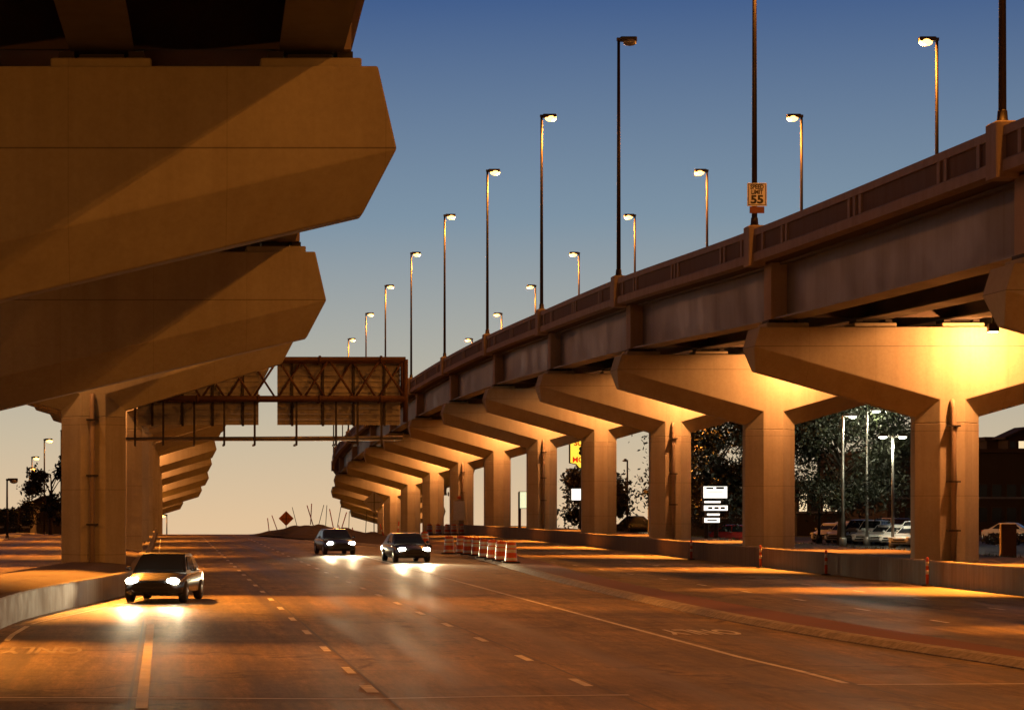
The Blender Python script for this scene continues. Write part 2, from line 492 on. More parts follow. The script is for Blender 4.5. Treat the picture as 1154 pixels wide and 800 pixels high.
for (x, d, mat, lab) in ((12.35, 57.3, 'white_paint', 'ONLY lettering in the turning lane beside the kerb'), (-2.45, 50.2, 'faint_paint', 'worn ONLY lettering in the far left lane')):
    me = text_mesh('ONLY', 1.0, .0005, .02)
    me.transform(Matrix.Rotation(math.pi, 4, 'Z') @ Matrix.Diagonal((.62 if x > 0 else .6, 3.0, 1, 1)))
    me.materials.clear(); me.materials.append(M[mat])
    o = bpy.data.objects.new('road_lettering', me); COL.objects.link(o); o.location = (x, d, .005)
    o['kind'] = 'structure'; o['label'] = lab; o['category'] = 'road lettering'

# raised median with a battered kerb, running up to the dirt mound
medL = cr([(20,15.7),(35,15.6),(44.4,15.35),(52.8,14.6),(60,14.24),(73,14.25),(94,14.8),(108,15.4),(119,15.95),(137,16.5),(150,15.8),(165,14.2),(190,11.6),(230,8.8)])
medR = cr([(20,17.1),(35,17.0),(53,16.45),(68,16.15),(94,16.7),(120,18.4),(150,19.6),(190,19.8),(230,19.0)])
ds = list(np.arange(18, 232, 2.0))
mb = MB()
mb.rings([[(medL(d), d, gz(d)-.01), (medL(d), d, gz(d)+.02), (medL(d)+.20, d, gz(d)+.13), (medL(d)+.42, d, gz(d)+.15), (medL(d)+.42, d, gz(d)-.01)] for d in ds])
struct('kerb', mb, M['kerb'], 'pale concrete kerb along the median')
mb = MB()
mb.rings([[(medL(d)+.42, d, gz(d)), (medL(d)+.42, d, gz(d)+.146), (medR(d)-.12, d, gz(d)+.13), (medR(d), d, gz(d)+.03), (medR(d), d, gz(d))] for d in ds])
struct('median', mb, M['paver'], 'red brick median strip between the carriageways')

# left road verge and sidewalk
verge = cr([(-60,-13.0),(100,-12.6),(190,-12.5),(309,-13.4),(460,-14)])
mb = MB()
mb.rings([[(verge(d), d, gz(d)-.02), (verge(d), d, gz(d)+.13), (verge(d)-1.9, d, gz(d)+.15), (verge(d)-1.9, d, gz(d)-.02)] for d in range(60, 440, 6)])
struct('sidewalk', mb, M['kerb'], 'pale footpath along the far left road')
mb = MB()
mb.rings([[(-16.4, d, gz(d)+.02), (-17.0, d, gz(d)+.10), (-40, d, gz(d)+.35), (-40, d, gz(d)-.02)] for d in range(60, 440, 6)])
struct('verge', mb, M['ground'], 'dark grass verge left of the footpath')

# ------------------------------------------------------------------ overpasses: curves
S = 26.77
def dR(k): return 91.7 + S*(k-1)
def dL(k): return 91.7 + S*(k-3)
topR = cr([(-40,8.6),(11,8.8),(38,9.05),(65,9.24),(92,9.46),(118.5,10.03),(145,10.5),(172,10.87),(199,10.86),(225.6,10.52),(252,9.9),(279,9.1),(306,8.0),(332.6,6.65),(359,5.3),(386,3.8),(413,2.2),(440,.5),(470,-1.5)])
tipR = cr([(-40,22.2),(65,22.0),(92,21.78),(118.5,21.6),(145,21.95),(172,22.25),(199,22.3),(252,22.3),(279,22.5),(306,22.5),(332.6,22.8),(359,24.2),(386,27.4),(413,31),(440,35.5),(470,41)])
colR = cr([(-40,29.1),(92,29.1),(118.5,29.05),(145,29.75),(172,30.25),(199,30.35),(300,30.4),(332.6,30.7),(359,32.1),(386,35.3),(413,38.9),(440,43.4)])
topL = cr([(-40,9.9),(11,9.8),(38.2,9.68),(65,9.53),(92,10.35),(118.5,10.6),(145,11.2),(172,11.6),(199,11.75),(225.6,11.6),(252,11.7),(279,10.2),(306,8.95),(332.6,7.5),(359,6.0),(386,4.15),(413,2.1),(440,.2),(470,-2)])
tipL = cr([(-40,2.6),(11,3.1),(38.2,3.575),(65,4.24),(92,4.86),(118.5,5.0),(145,5.2),(172,5.4),(199,5.6),(225.6,5.8),(252,5.97),(279,5.9),(306,5.9),(332.6,6.0),(359,5.5),(386,3.0),(413,-.3),(440,-5),(470,-11)])
colL = cr([(-40,-9.5),(38.2,-8.4),(65,-7.2),(92,-2.6),(118.5,-2.25),(145,-2.1),(172,-2.0),(225,-1.8),(332.6,-1.6),(359,-2.1),(386,-4.6),(413,-7.9),(440,-12.6)])

# ------------------------------------------------------------------ piers
def pier(d, xt_l, xt_r, xc, zt, u, v, slope, label, group, girders, pipe=False, base=None, dx1=.22, dx2=.19):
    CY, FY, TY = .69, 1.21, 1.90
    hw = 1.195; cx = .735
    root = thing('bridge_pier', label, 'bridge pier', (xc, d, gz(d)), group)
    zc = zt-u; zb = zc-v
    def junction(xt, sgn): return zb - slope*(abs(xc-xt)-dx2-hw)
    jl, jr = junction(xt_l, 1), junction(xt_r, -1)
    zcut = min(jl, jr) - .25
    outer = [(xt_l+dx1,zt),(xt_l,zc),(xt_l+dx2,zb),(xc-hw,jl),(xc-hw,zcut),(xc+hw,zcut),(xc+hw,jr),(xt_r-dx2,zb),(xt_r,zc),(xt_r-dx1,zt)]
    sl = lambda xt, x: zc - slope*abs(x-xt)
    inner = [(xt_l+dx1,zt),(xt_l,zc),(xt_l,zc),(xc-hw+cx,sl(xt_l,xc-hw+cx)),(xc-hw+cx,zcut),(xc+hw-cx,zcut),(xc+hw-cx,sl(xt_r,xc+hw-cx)),(xt_r,zc),(xt_r,zc),(xt_r-dx1,zt)]
    mb = MB()
    mb.rings([[(x, d+y, z) for x, z in prof] for y, prof in ((0,inner),(CY,outer),(FY,outer),(TY,inner))])
    # a shallow rebate right along the crease keeps the joint readable as relief
    bevel(build('cap', mb, M['cap'], root, loc=(xc, d, zc)), .03)
    zb0 = (base if base is not None else gz(d)) - .3
    oc = lambda z: [(xc-hw+cx,d,z),(xc+hw-cx,d,z),(xc+hw,d+CY,z),(xc+hw,d+FY,z),(xc+hw-cx,d+TY,z),(xc-hw+cx,d+TY,z),(xc-hw,d+FY,z),(xc-hw,d+CY,z)]
    mb = MB(); mb.rings([oc(zb0), oc(zcut-.0)])
    bevel(build('column', mb, M['column'], root, loc=(xc, d, zcut)), .025)
    for gx in girders:
        mb = MB(); mb.bbox(gx-.78, gx+.78, d+.25, d+1.65, zt-.01, zt+.17, .02); build('bearing_seat', mb, M['cap'], root)
        mb = MB(); mb.box(gx-.66, gx-.42, d+.45, d+1.45, zt+.165, zt+.30); mb.box(gx+.42, gx+.66, d+.45, d+1.45, zt+.165, zt+.30); mb.box(gx-.35, gx+.35, d+.6, d+1.3, zt+.165, zt+.285)
        build('bearing', mb, M['bearing'], root)
    if pipe:
        mb = MB()
        mb.tube([(xc-.02, d-.17, zb0), (xc-.02, d-.17, zcut+.55), (xc-.02, d-.08, zcut+.75), (xc-.02, d+.05, zcut+.8)], .10, 10)
        dp = build('drain_pipe', mb, M['pipe'], root)
        mb = MB(); z = zb0+1.2
        zs = []
        for z in (zcut-.15, zcut-2.2, zcut-4.0):
            if z > zb0+.5:
                mb = MB(); mb.box(xc-.24, xc+.2, d-.33, d-.001, z, z+.06); build('pipe_bracket', mb, M['dark_metal'], dp)
    return root

GO = [1.2, 4.45, 7.7, 10.95, 14.2]
BED = .82
gR = 'hammerhead piers of the right overpass'
for k in range(0, 14):
    d = dR(k); xl = tipR(d); xc = colR(d)
    lab = f"{ORD[k]} hammerhead concrete pier under the right overpass" if k < 13 else "farthest hammerhead concrete pier under the right overpass"
    pier(d, xl, 2*xc-xl, xc, topR(d), .72, .88, .285, lab, gR, [xl+.1+g for g in GO], pipe=(k in (1,3,5,7)), base=gz(d)+(BED-.1 if d < 250 else 0))
gL = 'hammerhead piers of the left overpass'
for k in range(1, 16):
    d = dL(k); xr = tipL(d); xc = colL(d)
    lab = f"{ORD[k-1]} hammerhead concrete pier under the left overpass" if k < 15 else "farthest hammerhead concrete pier under the left overpass"
    pier(d, 2*xc-xr, xr, xc, topL(d), 1.27, .94, .235 if k < 3 else .30, lab, gL, [xr-.1-g for g in GO], pipe=(k == 3), base=gz(d)+.55, dx1=.29, dx2=.48)

# ------------------------------------------------------------------ overpass decks
def overpass(label, edge, sgn, ztop, ks, dk, width, lamps_near, hgroup=None):
    root = thing('overpass', label, 'overpass', (edge(100)+sgn*8, 100, 0))
    d0, d1 = dk(ks[0])-6, dk(ks[-1])+8
    st = list(np.arange(d0, d1, S/8))
    def lo(o, d): return edge(d) + sgn*o
    def loft(name, sec, mat, stations=st):
        mb = MB(); mb.rings([[(lo(o, d), d, ztop(d)+z) for o, z in sec] for d in stations]); return build(name, mb, mat, root)
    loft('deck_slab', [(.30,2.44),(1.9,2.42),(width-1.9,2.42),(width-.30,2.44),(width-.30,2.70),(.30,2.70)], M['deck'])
    for g in GO:
        mb = MB()
        for sec in ([(g-.5,.30),(g+.5,.30),(g+.5,.36),(g-.5,.36)], [(g-.02,.355),(g+.02,.355),(g+.02,2.33),(g-.02,2.33)], [(g-.3,2.325),(g+.3,2.325),(g+.3,2.40),(g-.3,2.40)]):
            mb.rings([[(lo(o, d), d, ztop(d)+z) for o, z in sec] for d in st])
        build('girder', mb, M['girder'], root)
    for side in (0, 1):
        w = (lambda o: o) if side == 0 else (lambda o: width-o)
        mb = MB()
        # bottom ledge with a drip, recessed wall, top rail
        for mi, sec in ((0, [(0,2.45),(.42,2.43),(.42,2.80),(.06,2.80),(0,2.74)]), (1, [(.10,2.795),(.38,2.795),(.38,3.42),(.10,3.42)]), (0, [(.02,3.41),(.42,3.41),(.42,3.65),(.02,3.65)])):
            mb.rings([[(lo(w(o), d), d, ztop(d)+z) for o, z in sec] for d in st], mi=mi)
        if side == 0 or True:
            for k in ks:
                for fr, n in ((.06,1),(.175,2),(.5,3),(.825,2),(.94,1)):
                    for q in range(n):
                        d = dk(k)+1 + S*fr + (q-(n-1)/2)*.62
                        z = ztop(d)
                        a, b = sorted((lo(w(.035), d), lo(w(.2), d)))
                        mb.box(a, b, d-.13, d+.13, z+2.79, z+3.42, 0)
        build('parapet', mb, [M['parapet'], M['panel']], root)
    for k in ks:
        d = dk(k); z = ztop(d)
        mb = MB(); a, b = sorted((lo(GO[0]-.62, d), lo(GO[0]-.03, d)))
        mb.box(a, b, d+.25, d+1.35, z+.30, z+2.40)
        build('girder_end_block', mb, M['parapet'], root)
        mb = MB(); a, b = sorted((lo(GO[0]+.03, d), lo(GO[-1]-.03, d)))
        mb.box(a, b, d+.9, d+1.05, z+.42, z+2.418)
        build('diaphragm', mb, M['deck'], root)
        if lamps_near:
            for w in (lambda o: o, lambda o: width-o):
                mb = MB(); a, b = sorted((lo(w(-.16), d+1), lo(w(.46), d+1))); z = ztop(d+1)
                mb.bbox(a, b, d+.55, d+1.45, z+2.30, z+3.80, .04)
                build('lamp_pedestal', mb, M['parapet'], root)
    return root

overpass('long concrete and steel overpass curving away on the right side', lambda d: tipR(d)+.1, 1, topR, list(range(-4, 14)), dR, 15.6, True)
overpass('concrete and steel overpass overhead on the left side', lambda d: tipL(d)-.1, -1, topL, list(range(-1, 16)), dL, 15.6, False)

# ------------------------------------------------------------------ street lamps on the right overpass
def street_lamp(x, d, z, side, label, group, lit=True, h=11.4, power=P_LAMP):
    """side +1: head reaches to +x"""
    root = thing('street_lamp', label, 'street lamp', (x, d, z), group)
    mb = MB(); mb.tube([(x,d,z),(x,d,z+h)], [.105,.07], 10); mb.lathe([(.20,0),(.20,.04),(.15,.06),(.13,.30),(.105,.34)], (x,d,z), 10)
    build('pole', mb, M['pole'], root)
    mb = MB(); a = x+side*.06; b = x+side*.86
    mb.bbox(min(a,b), max(a,b), d-.19, d+.19, z+h-.12, z+h+.09, .03)
    mb.box(x-.09, x+.09, d-.07, d+.07, z+h-.10, z+h+.05)
    hd = build('lamp_head', mb, M['dark_metal'], root)
    mb = MB(); mb.ball((x+side*.54, d, z+h-.15), .34, .24, .20, 12, 6)
    build('lens', mb, M['lens'] if lit else M['lens_off'], hd)
    if lit:
        ld = bpy.data.lights.new('sodium_lamp', 'POINT'); ld.energy = power; ld.color = SODIUM; ld.shadow_soft_size = .12
        lo = bpy.data.objects.new('sodium_lamp', ld); COL.objects.link(lo); lo.parent = root; lo.location = (side*.85, 0, h-.38)
    return root

gN = 'street lamps on the near parapet'; gF = 'street lamps on the far parapet'
def edgeR(d): return tipR(d)+.1
n_lab = 0
for k in range(-3, 13):
    d = dR(k)+1
    x = edgeR(d)+.15
    if k == 2: lab = 'tall unlit street lamp on the near parapet of the right overpass'
    elif k == 1: lab = 'tall street lamp carrying the speed limit sign on the near parapet'
    elif k == 0: lab = 'thick street lamp pole on the near parapet at the right picture edge'
    elif k < 0: lab = f'{ORD[k+3]} street lamp on the near parapet beside and behind the camera'
    else: lab = f'lit street lamp on the near parapet, {ORD[k-3].replace(" nearest","") if k > 3 else "first"} one past the unlit lamp'
    street_lamp(x, d, topR(d)+3.80, 1, lab, gN, lit=(k != 2), power=P_LAMP*(2.2 if k < 1 else 1))
for k in range(2, 11):
    d = dR(k)+1
    street_lamp(edgeR(d)+15.6-.15, d, topR(d)+3.80, -1, f'lit street lamp on the far parapet of the right overpass, {ORD[k-2]}', gF)

for (x, d, sd, lab) in ((19.5, -14, -1, 'added fill lamp right of and behind the camera'), (-15.0, 2, 1, 'added fill lamp left of and behind the camera'), (-16.0, 76, 1, 'added fill lamp out of view left of the curved wall')):  # unseen lamps, added for amber fill on the left piers and foreground road
    street_lamp(x, d, 0, sd, lab, 'added fill lamps near the camera', h=9.2, power=P_FILL*(.45 if d > 50 else 1))

for k in range(1, 12):  # hidden lamps, added to light the right parapet face and the road
    d = dL(k)+1
    street_lamp(tipL(d)-.1-15.6+.2, d, topL(d)+3.65, 1, f'added fill lamp on the outer parapet of the left overpass, {ORD[k-1]}', 'added fill lamps on the left overpass', power=P_LAMP*.35)

# ------------------------------------------------------------------ floodlights under the decks
def floodlight(x, d, zt, label, group, zup, sgn, far_throw=False):
    gain = rnd.uniform(.78, 1.22)
    root = thing('floodlight', label, 'floodlight', (x, d, zt), group)
    mb = MB(); mb.tube([(x, d, zup), (x, d, zt+.12)], .03, 6); mb.box(x-.16, x+.16, d-.03, d+.03, zt+.10, zt+.14)
    build('bracket', mb, M['dark_metal'], root)
    mb = MB(); mb.bbox(x-.19, x+.19, d-.16, d+.12, zt-.18, zt+.11, .03)
    hs = build('housing', mb, M['dark_metal'], root)
    mb = MB(); mb.box(x-.15, x+.15, d-.13, d+.09, zt-.20, zt-.181)
    build('lens', mb, M['flood_lens'], hs)
    ld = bpy.data.lights.new('flood_beam', 'SPOT'); ld.energy = P_FLOOD*gain*(.12 if far_throw else 1); ld.color = FLOOD_C; ld.spot_size = R(166); ld.spot_blend = .2; ld.shadow_soft_size = .12
    lo = bpy.data.objects.new('flood_beam', ld); COL.objects.link(lo); lo.parent = root; lo.location = (0, .02, -.24)
    lo.rotation_euler = Vector((0, .75, -.8)).to_track_quat('-Z', 'Y').to_euler()
    ld = bpy.data.lights.new('down_beam', 'SPOT'); ld.energy = P_DOWN*gain*(1.05 if far_throw else 1 if sgn > 0 else .45); ld.color = SODIUM; ld.spot_size = R(50); ld.spot_blend = 1.0; ld.shadow_soft_size = .12
    lo = bpy.data.objects.new('down_beam', ld); COL.objects.link(lo); lo.parent = root; lo.location = (0, -.06, -.26)
    lo.rotation_euler = (R(-32), R(-sgn*8 if sgn > 0 else 18), 0)
    lo.scale = (4 if sgn > 0 else 3, 1, 1)
    if far_throw: ld.spot_size = R(30); lo.rotation_euler = (R(-57), R(0), 0); lo.scale = (4.5, 1, 1)

for k in range(-1, 14):
    d = dR(k)-1.75
    floodlight(colR(d)-.0+.9, d, topR(d)-.10, f'small floodlight hung before the {ORD[k] + " pier" if k >= 0 else "out of view pier before the nearest"} of the right overpass', 'floodlights under the right overpass', topR(d)+2.42, 1)
for k in range(2, 16):
    d = dL(k)-1.75
    floodlight(colL(d)-(.9 if k > 2 else 2.5), d, topL(d)-.10, f'small floodlight hung before the {ORD[k-1]} pier of the left overpass', 'floodlights under the left overpass', topL(d)+2.42, -1, k < 4)


# ------------------------------------------------------------------ retaining walls and beds
wallR = cr([(-20,27.4),(60,27.45),(92,27.5),(119,27.55),(145,28.2),(172,28.65),(199,28.75),(260,28.8)])
ds = list(np.arange(30, 262, 3.0))
mb = MB()
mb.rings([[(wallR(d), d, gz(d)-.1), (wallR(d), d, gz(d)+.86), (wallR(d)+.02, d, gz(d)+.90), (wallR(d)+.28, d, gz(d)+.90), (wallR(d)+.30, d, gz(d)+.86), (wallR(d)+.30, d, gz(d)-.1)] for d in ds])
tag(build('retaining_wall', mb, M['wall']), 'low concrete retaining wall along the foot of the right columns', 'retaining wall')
mb = MB()
mb.rings([[(wallR(d)+.30, d, gz(d)-.05), (wallR(d)+.30, d, gz(d)+.80), (33.5, d, gz(d)+BED), (39, d, gz(d)+.05), (39, d, gz(d)-.05)] for d in ds])
struct('embankment', mb, M['dirt'], 'dirt bed behind the right retaining wall')
mb = MB()
mb.add([(36.0, 100, .64), (37.6, 100, .36), (37.6, 210, .36), (36.0, 210, .64)], [(0,1,2,3)])
wl_ = cr([(-40,-14),(20,-6.5),(40,-4.6),(50,-4.0),(58.8,-3.85),(62.7,-3.62),(66.7,-3.16),(71.2,-2.5),(73.8,-2.08),(81,-1.15),(95,-.95),(130,-.82),(240,-.7),(300,-.6)])
wb_ = cr([(-40,-16),(20,-9),(58,-7.0),(81,-5.5),(95,-4.1),(118,-3.95),(300,-3.4)])
ds = list(np.arange(48, 262, 2.5))
mb = MB()
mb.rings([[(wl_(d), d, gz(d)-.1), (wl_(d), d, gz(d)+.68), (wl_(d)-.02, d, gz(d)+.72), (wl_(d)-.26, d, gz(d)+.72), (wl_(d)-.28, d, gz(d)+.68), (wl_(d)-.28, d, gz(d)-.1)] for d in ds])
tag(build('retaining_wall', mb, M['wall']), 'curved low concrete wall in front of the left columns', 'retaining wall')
mb = MB()
def mid(d, t): return wl_(d)-.28 + (wb_(d)-wl_(d)+.28)*t
mb.rings([[(mid(d,0), d, gz(d)-.05), (mid(d,0), d, gz(d)+.66), (mid(d,.35), d, gz(d)+.78), (mid(d,.7), d, gz(d)+.78), (mid(d,.97), d, gz(d)+.66), (wb_(d), d, gz(d)+.55), (wb_(d), d, gz(d)-.05)] for d in ds])
struct('planting_bed', mb, M['dirt'], 'bare brown dirt bed behind the curved left wall')

# ------------------------------------------------------------------ overhead sign gantry (seen from behind)
GD = 105.0
def gp(x, y, dy=0): 
    p = px(x, y, GD); return (p[0], GD+dy, p[2])
root = thing('sign_gantry', 'rusty overhead sign truss with walkway reaching out over the lanes', 'sign gantry', (-2.9, GD+.7, gz(GD)))
mb = MB(); mb.tube([(-2.9, GD+.7, 0), (-2.9, GD+.7, 9.3)], .3, 12); build('post', mb, M['rust'], root)
xa, xb = px(112,0,GD)[0], px(457,0,GD)[0]
zt_, zb_ = px(0,405,GD)[2], px(0,449,GD)[2]
zl_ = px(0,494,GD)[2]
for (dy, z, r) in ((0,zt_,.115),(0,zb_,.125),(1.3,zt_,.11),(1.3,zb_,.11)):
    mb = MB(); mb.tube([(xa,GD+dy,z),(xb,GD+dy,z)], r, 10)
    for i in range(5): 
        xx = xa+(xb-xa)*(.2*i+.12); mb.tube([(xx-.05,GD+dy,z),(xx+.05,GD+dy,z)], r+.05, 10)
    build('chord', mb, M['rust'], root)
nb = 6; w = (xb-xa)/nb
for dy, ph in ((0,0),(1.3,1)):
    mb = MB()
    for i in range(nb):
        x0, x1 = xa+i*w, xa+(i+1)*w
        xm = (x0+x1)/2
        if ph == 0: mb.tube([(x0,GD,zb_),(xm,GD,zt_)], .055, 6); mb.tube([(xm,GD,zt_),(x1,GD,zb_)], .055, 6)
        else: mb.tube([(x0,GD+dy,zt_),(xm,GD+dy,zb_)], .05, 6); mb.tube([(xm,GD+dy,zb_),(x1,GD+dy,zt_)], .05, 6)
        if ph == 0: mb.tube([(x0,GD,zt_),(x0,GD+1.3,zt_)], .045, 6); mb.tube([(x0,GD,zb_),(x0,GD+1.3,zb_)], .045, 6)
    build('bracing', mb, M['rust'], root)
mb = MB(); mb.tube([(xb,GD,zt_),(xb,GD,zb_-1.0)], .11, 8); mb.tube([(xb,GD+1.3,zt_),(xb,GD+1.3,zb_)], .1, 8); build('end_frame', mb, M['rust'], root)
for dy in (.55, 1.15, 2.3):
    mb = MB(); mb.tube([gp(141,494,dy), gp(455,492.5,dy)], .07 if dy < 2 else .05, 8); build('walkway_rail', mb, M['galv'], root)
mb = MB(); a = gp(150,495.5); b = gp(454,495.5); mb.box(a[0], b[0], GD+.6, GD+1.25, a[2]-.02, a[2]+.02); build('walkway_grating', mb, M['galv'], root)
for x in (152,184,219,253,287.5,334.8,379.6,404,431):
    mb = MB(); a = gp(x,447); b = gp(x,501)
    mb.box(a[0]-.045, a[0]+.045, GD+.44, GD+.53, b[2], a[2]); mb.box(a[0]-.04, a[0]+.04, GD+.45, GD+2.4, b[2]-.02, b[2]+.06)
    build('hanger', mb, M['dark_metal'], root)
for (x0, x1, lab) in ((155,293,'left of the two sign panels seen from behind, partly under the overpass cap'),(314.5,455,'right of the two sign panels seen from behind, wider side toward the right overpass')):
    s = thing('highway_sign', lab, 'road sign', (gp((x0+x1)/2,477)[0], GD+1.6, gp(0,477)[2]), 'sign panels on the gantry')
    a, b = gp(x0,477.5), gp(x1,407)
    mb = MB(); n = 11
    for i in range(n):
        z0 = a[2]+(b[2]-a[2])*i/n; z1 = a[2]+(b[2]-a[2])*(i+1)/n
        mb.box(a[0], b[0], GD+1.62, GD+1.66, z0, z1-.05); mb.box(a[0], b[0], GD+1.54, GD+1.64, z1-.06, z1-.005)
    build('panel', mb, M['sign_back'], s)
    for i in range(4):
        x = a[0]+(b[0]-a[0])*(.12+.25*i); mb = MB(); mb.box(x-.05, x+.05, GD+1.44, GD+1.575, a[2]-.05, b[2]+.05); build('stringer', mb, M['dark_metal'], s)

# ------------------------------------------------------------------ speed limit sign
d = dR(1)+1; x = edgeR(d)+.15
zs = px(0,207,d)[2]; zb = px(0,233,d)[2]
sg = thing('speed_limit_sign', 'white speed limit 55 sign strapped to a lamp pole on the right parapet', 'road sign', (x, d-.16, zb))
x0, x1 = px(841,0,d)[0], px(863,0,d)[0]
mb = MB(); mb.bbox(x0, x1, d-.16, d-.14, zb, zs, .006); build('panel', mb, M['sign_white'], sg)
bw = .025
mb = MB(); i = .03
for (a,b,c,e) in ((x0+i,x1-i,zs-i-bw,zs-i),(x0+i,x1-i,zb+i,zb+i+bw),(x0+i,x0+i+bw,zb+i+bw,zs-i-bw),(x1-i-bw,x1-i,zb+i+bw,zs-i-bw)): mb.box(a,b,d-.166,d-.161,c,e)
build('border', mb, M['sign_black'], sg)
H = zs-zb; cxm = (x0+x1)/2 - x
face = lambda z, sx=1, sz=1: Matrix.Translation((cxm, -.004, z)) @ Matrix.Rotation(R(90), 4, 'X') @ Matrix.Diagonal((sx, sz, 1, 1))
letters('legend', 'SPEED', .20, M['sign_black'], sg, face(H*.82, .92, 1.1), bold=.008)
letters('legend', 'LIMIT', .20, M['sign_black'], sg, face(H*.60, .92, 1.1), bold=.008)
letters('legend', '55', .44, M['sign_black'], sg, face(H*.27, 1.1, .95), bold=.018)
mb = MB(); mb.bbox(x0+.09, x1-.09, d-.155, d-.135, px(0,241,d)[2], zb-.015, .005); build('lower_plate', mb, M['sign_brown'], sg)
mb = MB(); 
for z in (zb+.15, zs-.15): mb.lathe([(.115,-.03),(.125,-.03),(.125,.03),(.115,.03)], (x,d,z), 12)
build('strap', mb, M['galv'], sg)

# ------------------------------------------------------------------ traffic drums
def drum_proto():
    root = thing('traffic_drum', 'x', 'traffic drum')
    prof = [(.29,.0),(.285,.10),(.275,.24),(.268,.26),(.262,.45),(.255,.47),(.248,.66),(.24,.68),(.235,.86),(.225,.93),(.20,.965),(.08,.975)]
    mb = MB(); mb.lathe(prof, n=20); build('body', mb, M['orange'], root)
    for z0, z1 in ((.12,.25),(.48,.64),(.70,.84)):
        mb = MB(); r = lambda z: np.interp(z, [p[1] for p in prof], [p[0] for p in prof])+.004
        mb.rings([[(r(z)*math.cos(2*math.pi*k/20), r(z)*math.sin(2*math.pi*k/20), z) for k in range(20)] for z in (z0,(z0+z1)/2,z1)], cap=False, smooth=True)
        build('white_band', mb, M['refl'], root, fix=False)
    mb = MB(); mb.lathe([(.43,.002),(.43,.05),(.40,.075),(.30,.08)], n=20); build('rubber_base', mb, M['rubber'], root)
    mb = MB(); mb.tube([(-.10,0,.96),(-.10,0,1.02),(0,0,1.045),(.10,0,1.02),(.10,0,.96)], .018, 6); build('handle', mb, M['orange'], root)
    return root
proto = drum_proto(); first = True
def put_drum(x, d, z, label, group, tilt=0.0):
    global first
    o = proto if first else copy_tree(proto); first = False
    o.location = (x, d, z); o.rotation_euler = (0, tilt, rnd.uniform(0, 6)) ; o['label'] = label; o['category'] = 'traffic drum'
    if group: o['group'] = group
row = [(506,624),(519.5,623.5),(527.5,625),(537,626),(545.5,628.6),(555,630),(564.5,632),(576,634)]
names = ['drum standing apart at the left end of the kerb row','second drum from the left in the kerb row','third drum from the left in the kerb row','fourth drum from the left in the kerb row',
         'fifth drum from the left in the kerb row','third drum from the right in the kerb row','second drum from the right in the kerb row','nearest drum at the right end of the kerb row']
for (x_, y_), nm in zip(row, names):
    d = 2.83*F/(y_-566); put_drum((x_-185)*d/F, d, gz(d)+.147, 'orange and white '+nm, 'drums in a row on the median kerb')
for i, x_ in enumerate((484,494,504,511.5,519.5)):
    d = 236 + (i % 2)*2; put_drum((x_-185)*d/F, d, gz(d)+.004, f'far orange drum by the right wall, {["leftmost","second from left","middle","second from right","rightmost"][i]} of five', 'far drums by the right wall')
d = 158; put_drum((479-185)*d/F, d, gz(d)+.15, 'orange and white drum leaning left at the end of the mound', None, tilt=R(-14))

# ------------------------------------------------------------------ delineator posts along the right wall
def delineator_proto():
    root = thing('delineator_post', 'x', 'delineator post')
    mb = MB(); mb.lathe([(.055,.05),(.055,1.0),(.045,1.03)], n=12); build('tube', mb, M['orange'], root)
    for z0, z1 in ((.42,.57),(.72,.87)):
        mb = MB(); mb.lathe([(.058,z0),(.058,z1)], n=12); build('white_band', mb, M['refl'], root)
    mb = MB(); mb.lathe([(.20,.003),(.20,.035),(.08,.06)], n=12); build('base', mb, M['rubber'], root)
    return root
dp0 = delineator_proto(); f2 = True
for i, (x_, y_) in enumerate(((1045,657),(931,645),(857,637),(779,628))):
    d = HC*F/(y_-566)
    for _ in range(6): d = (wallR(d)-.32)*F/(x_-185)
    o = dp0 if f2 else copy_tree(dp0); f2 = False
    o.location = ((x_-185)*d/F, d, gz(d)+.004); o['group'] = 'delineators along the right wall'
    o['label'] = f'orange and white tube delineator at the right wall, {["nearest","second nearest","third nearest","farthest"][i]} of four'; o['category'] = 'delineator post'

# ------------------------------------------------------------------ dirt mound with stakes
mb = MB(); nu, nv = 40, 14; vs = []; fs = []
axis = [Vector((10.0,228)), Vector((17.2,166))]
def mound_h(u, v):
    a = max(0, math.sin(math.pi*min(1, max(0, u)))) ** .6
    prof = np.interp(u, [0,.12,.3,.6,.85,1], [0,.55,1.0,.7,.4,0])
    return prof*max(0, 1-v*v)**.8 + .10*math.sin(u*37+v*3)*(1-v*v)*a + .07*math.sin(u*71+v*9)*(1-v*v)*a
for i in range(nu+1):
    u = i/nu; c = axis[0].lerp(axis[1], u)
    for j in range(nv+1):
        v = -1+2*j/nv; x = c.x+v*2.5; d = c.y+v*2
        vs.append((x, d, gz(d)+.10+mound_h(u, v)))
for i in range(nu):
    for j in range(nv): p = i*(nv+1)+j; fs.append((p,p+1,p+nv+2,p+nv+1))
base_n = len(vs)
mb.add(vs, fs)
struct('dirt_mound', mb, M['dirt'], 'dark heaped dirt on the median at the crest')
stk = [(304,597,-.12,'o'),(314,594,-.35,'o'),(335,586,-.25,'d'),(350,583,.05,'o'),(353,584,-.3,'o'),(359,584,.25,'d'),(367,584,.06,'d'),(376,588,-.2,'o'),(380,586,.18,'d'),(384,590,.3,'o'),(388,606,-.28,'o'),(402,608,-.22,'o'),(436,606,-.3,'o'),(412,592,.05,'d'),(393,590,.03,'d'),(447,603,.1,'o')]
sp0 = None
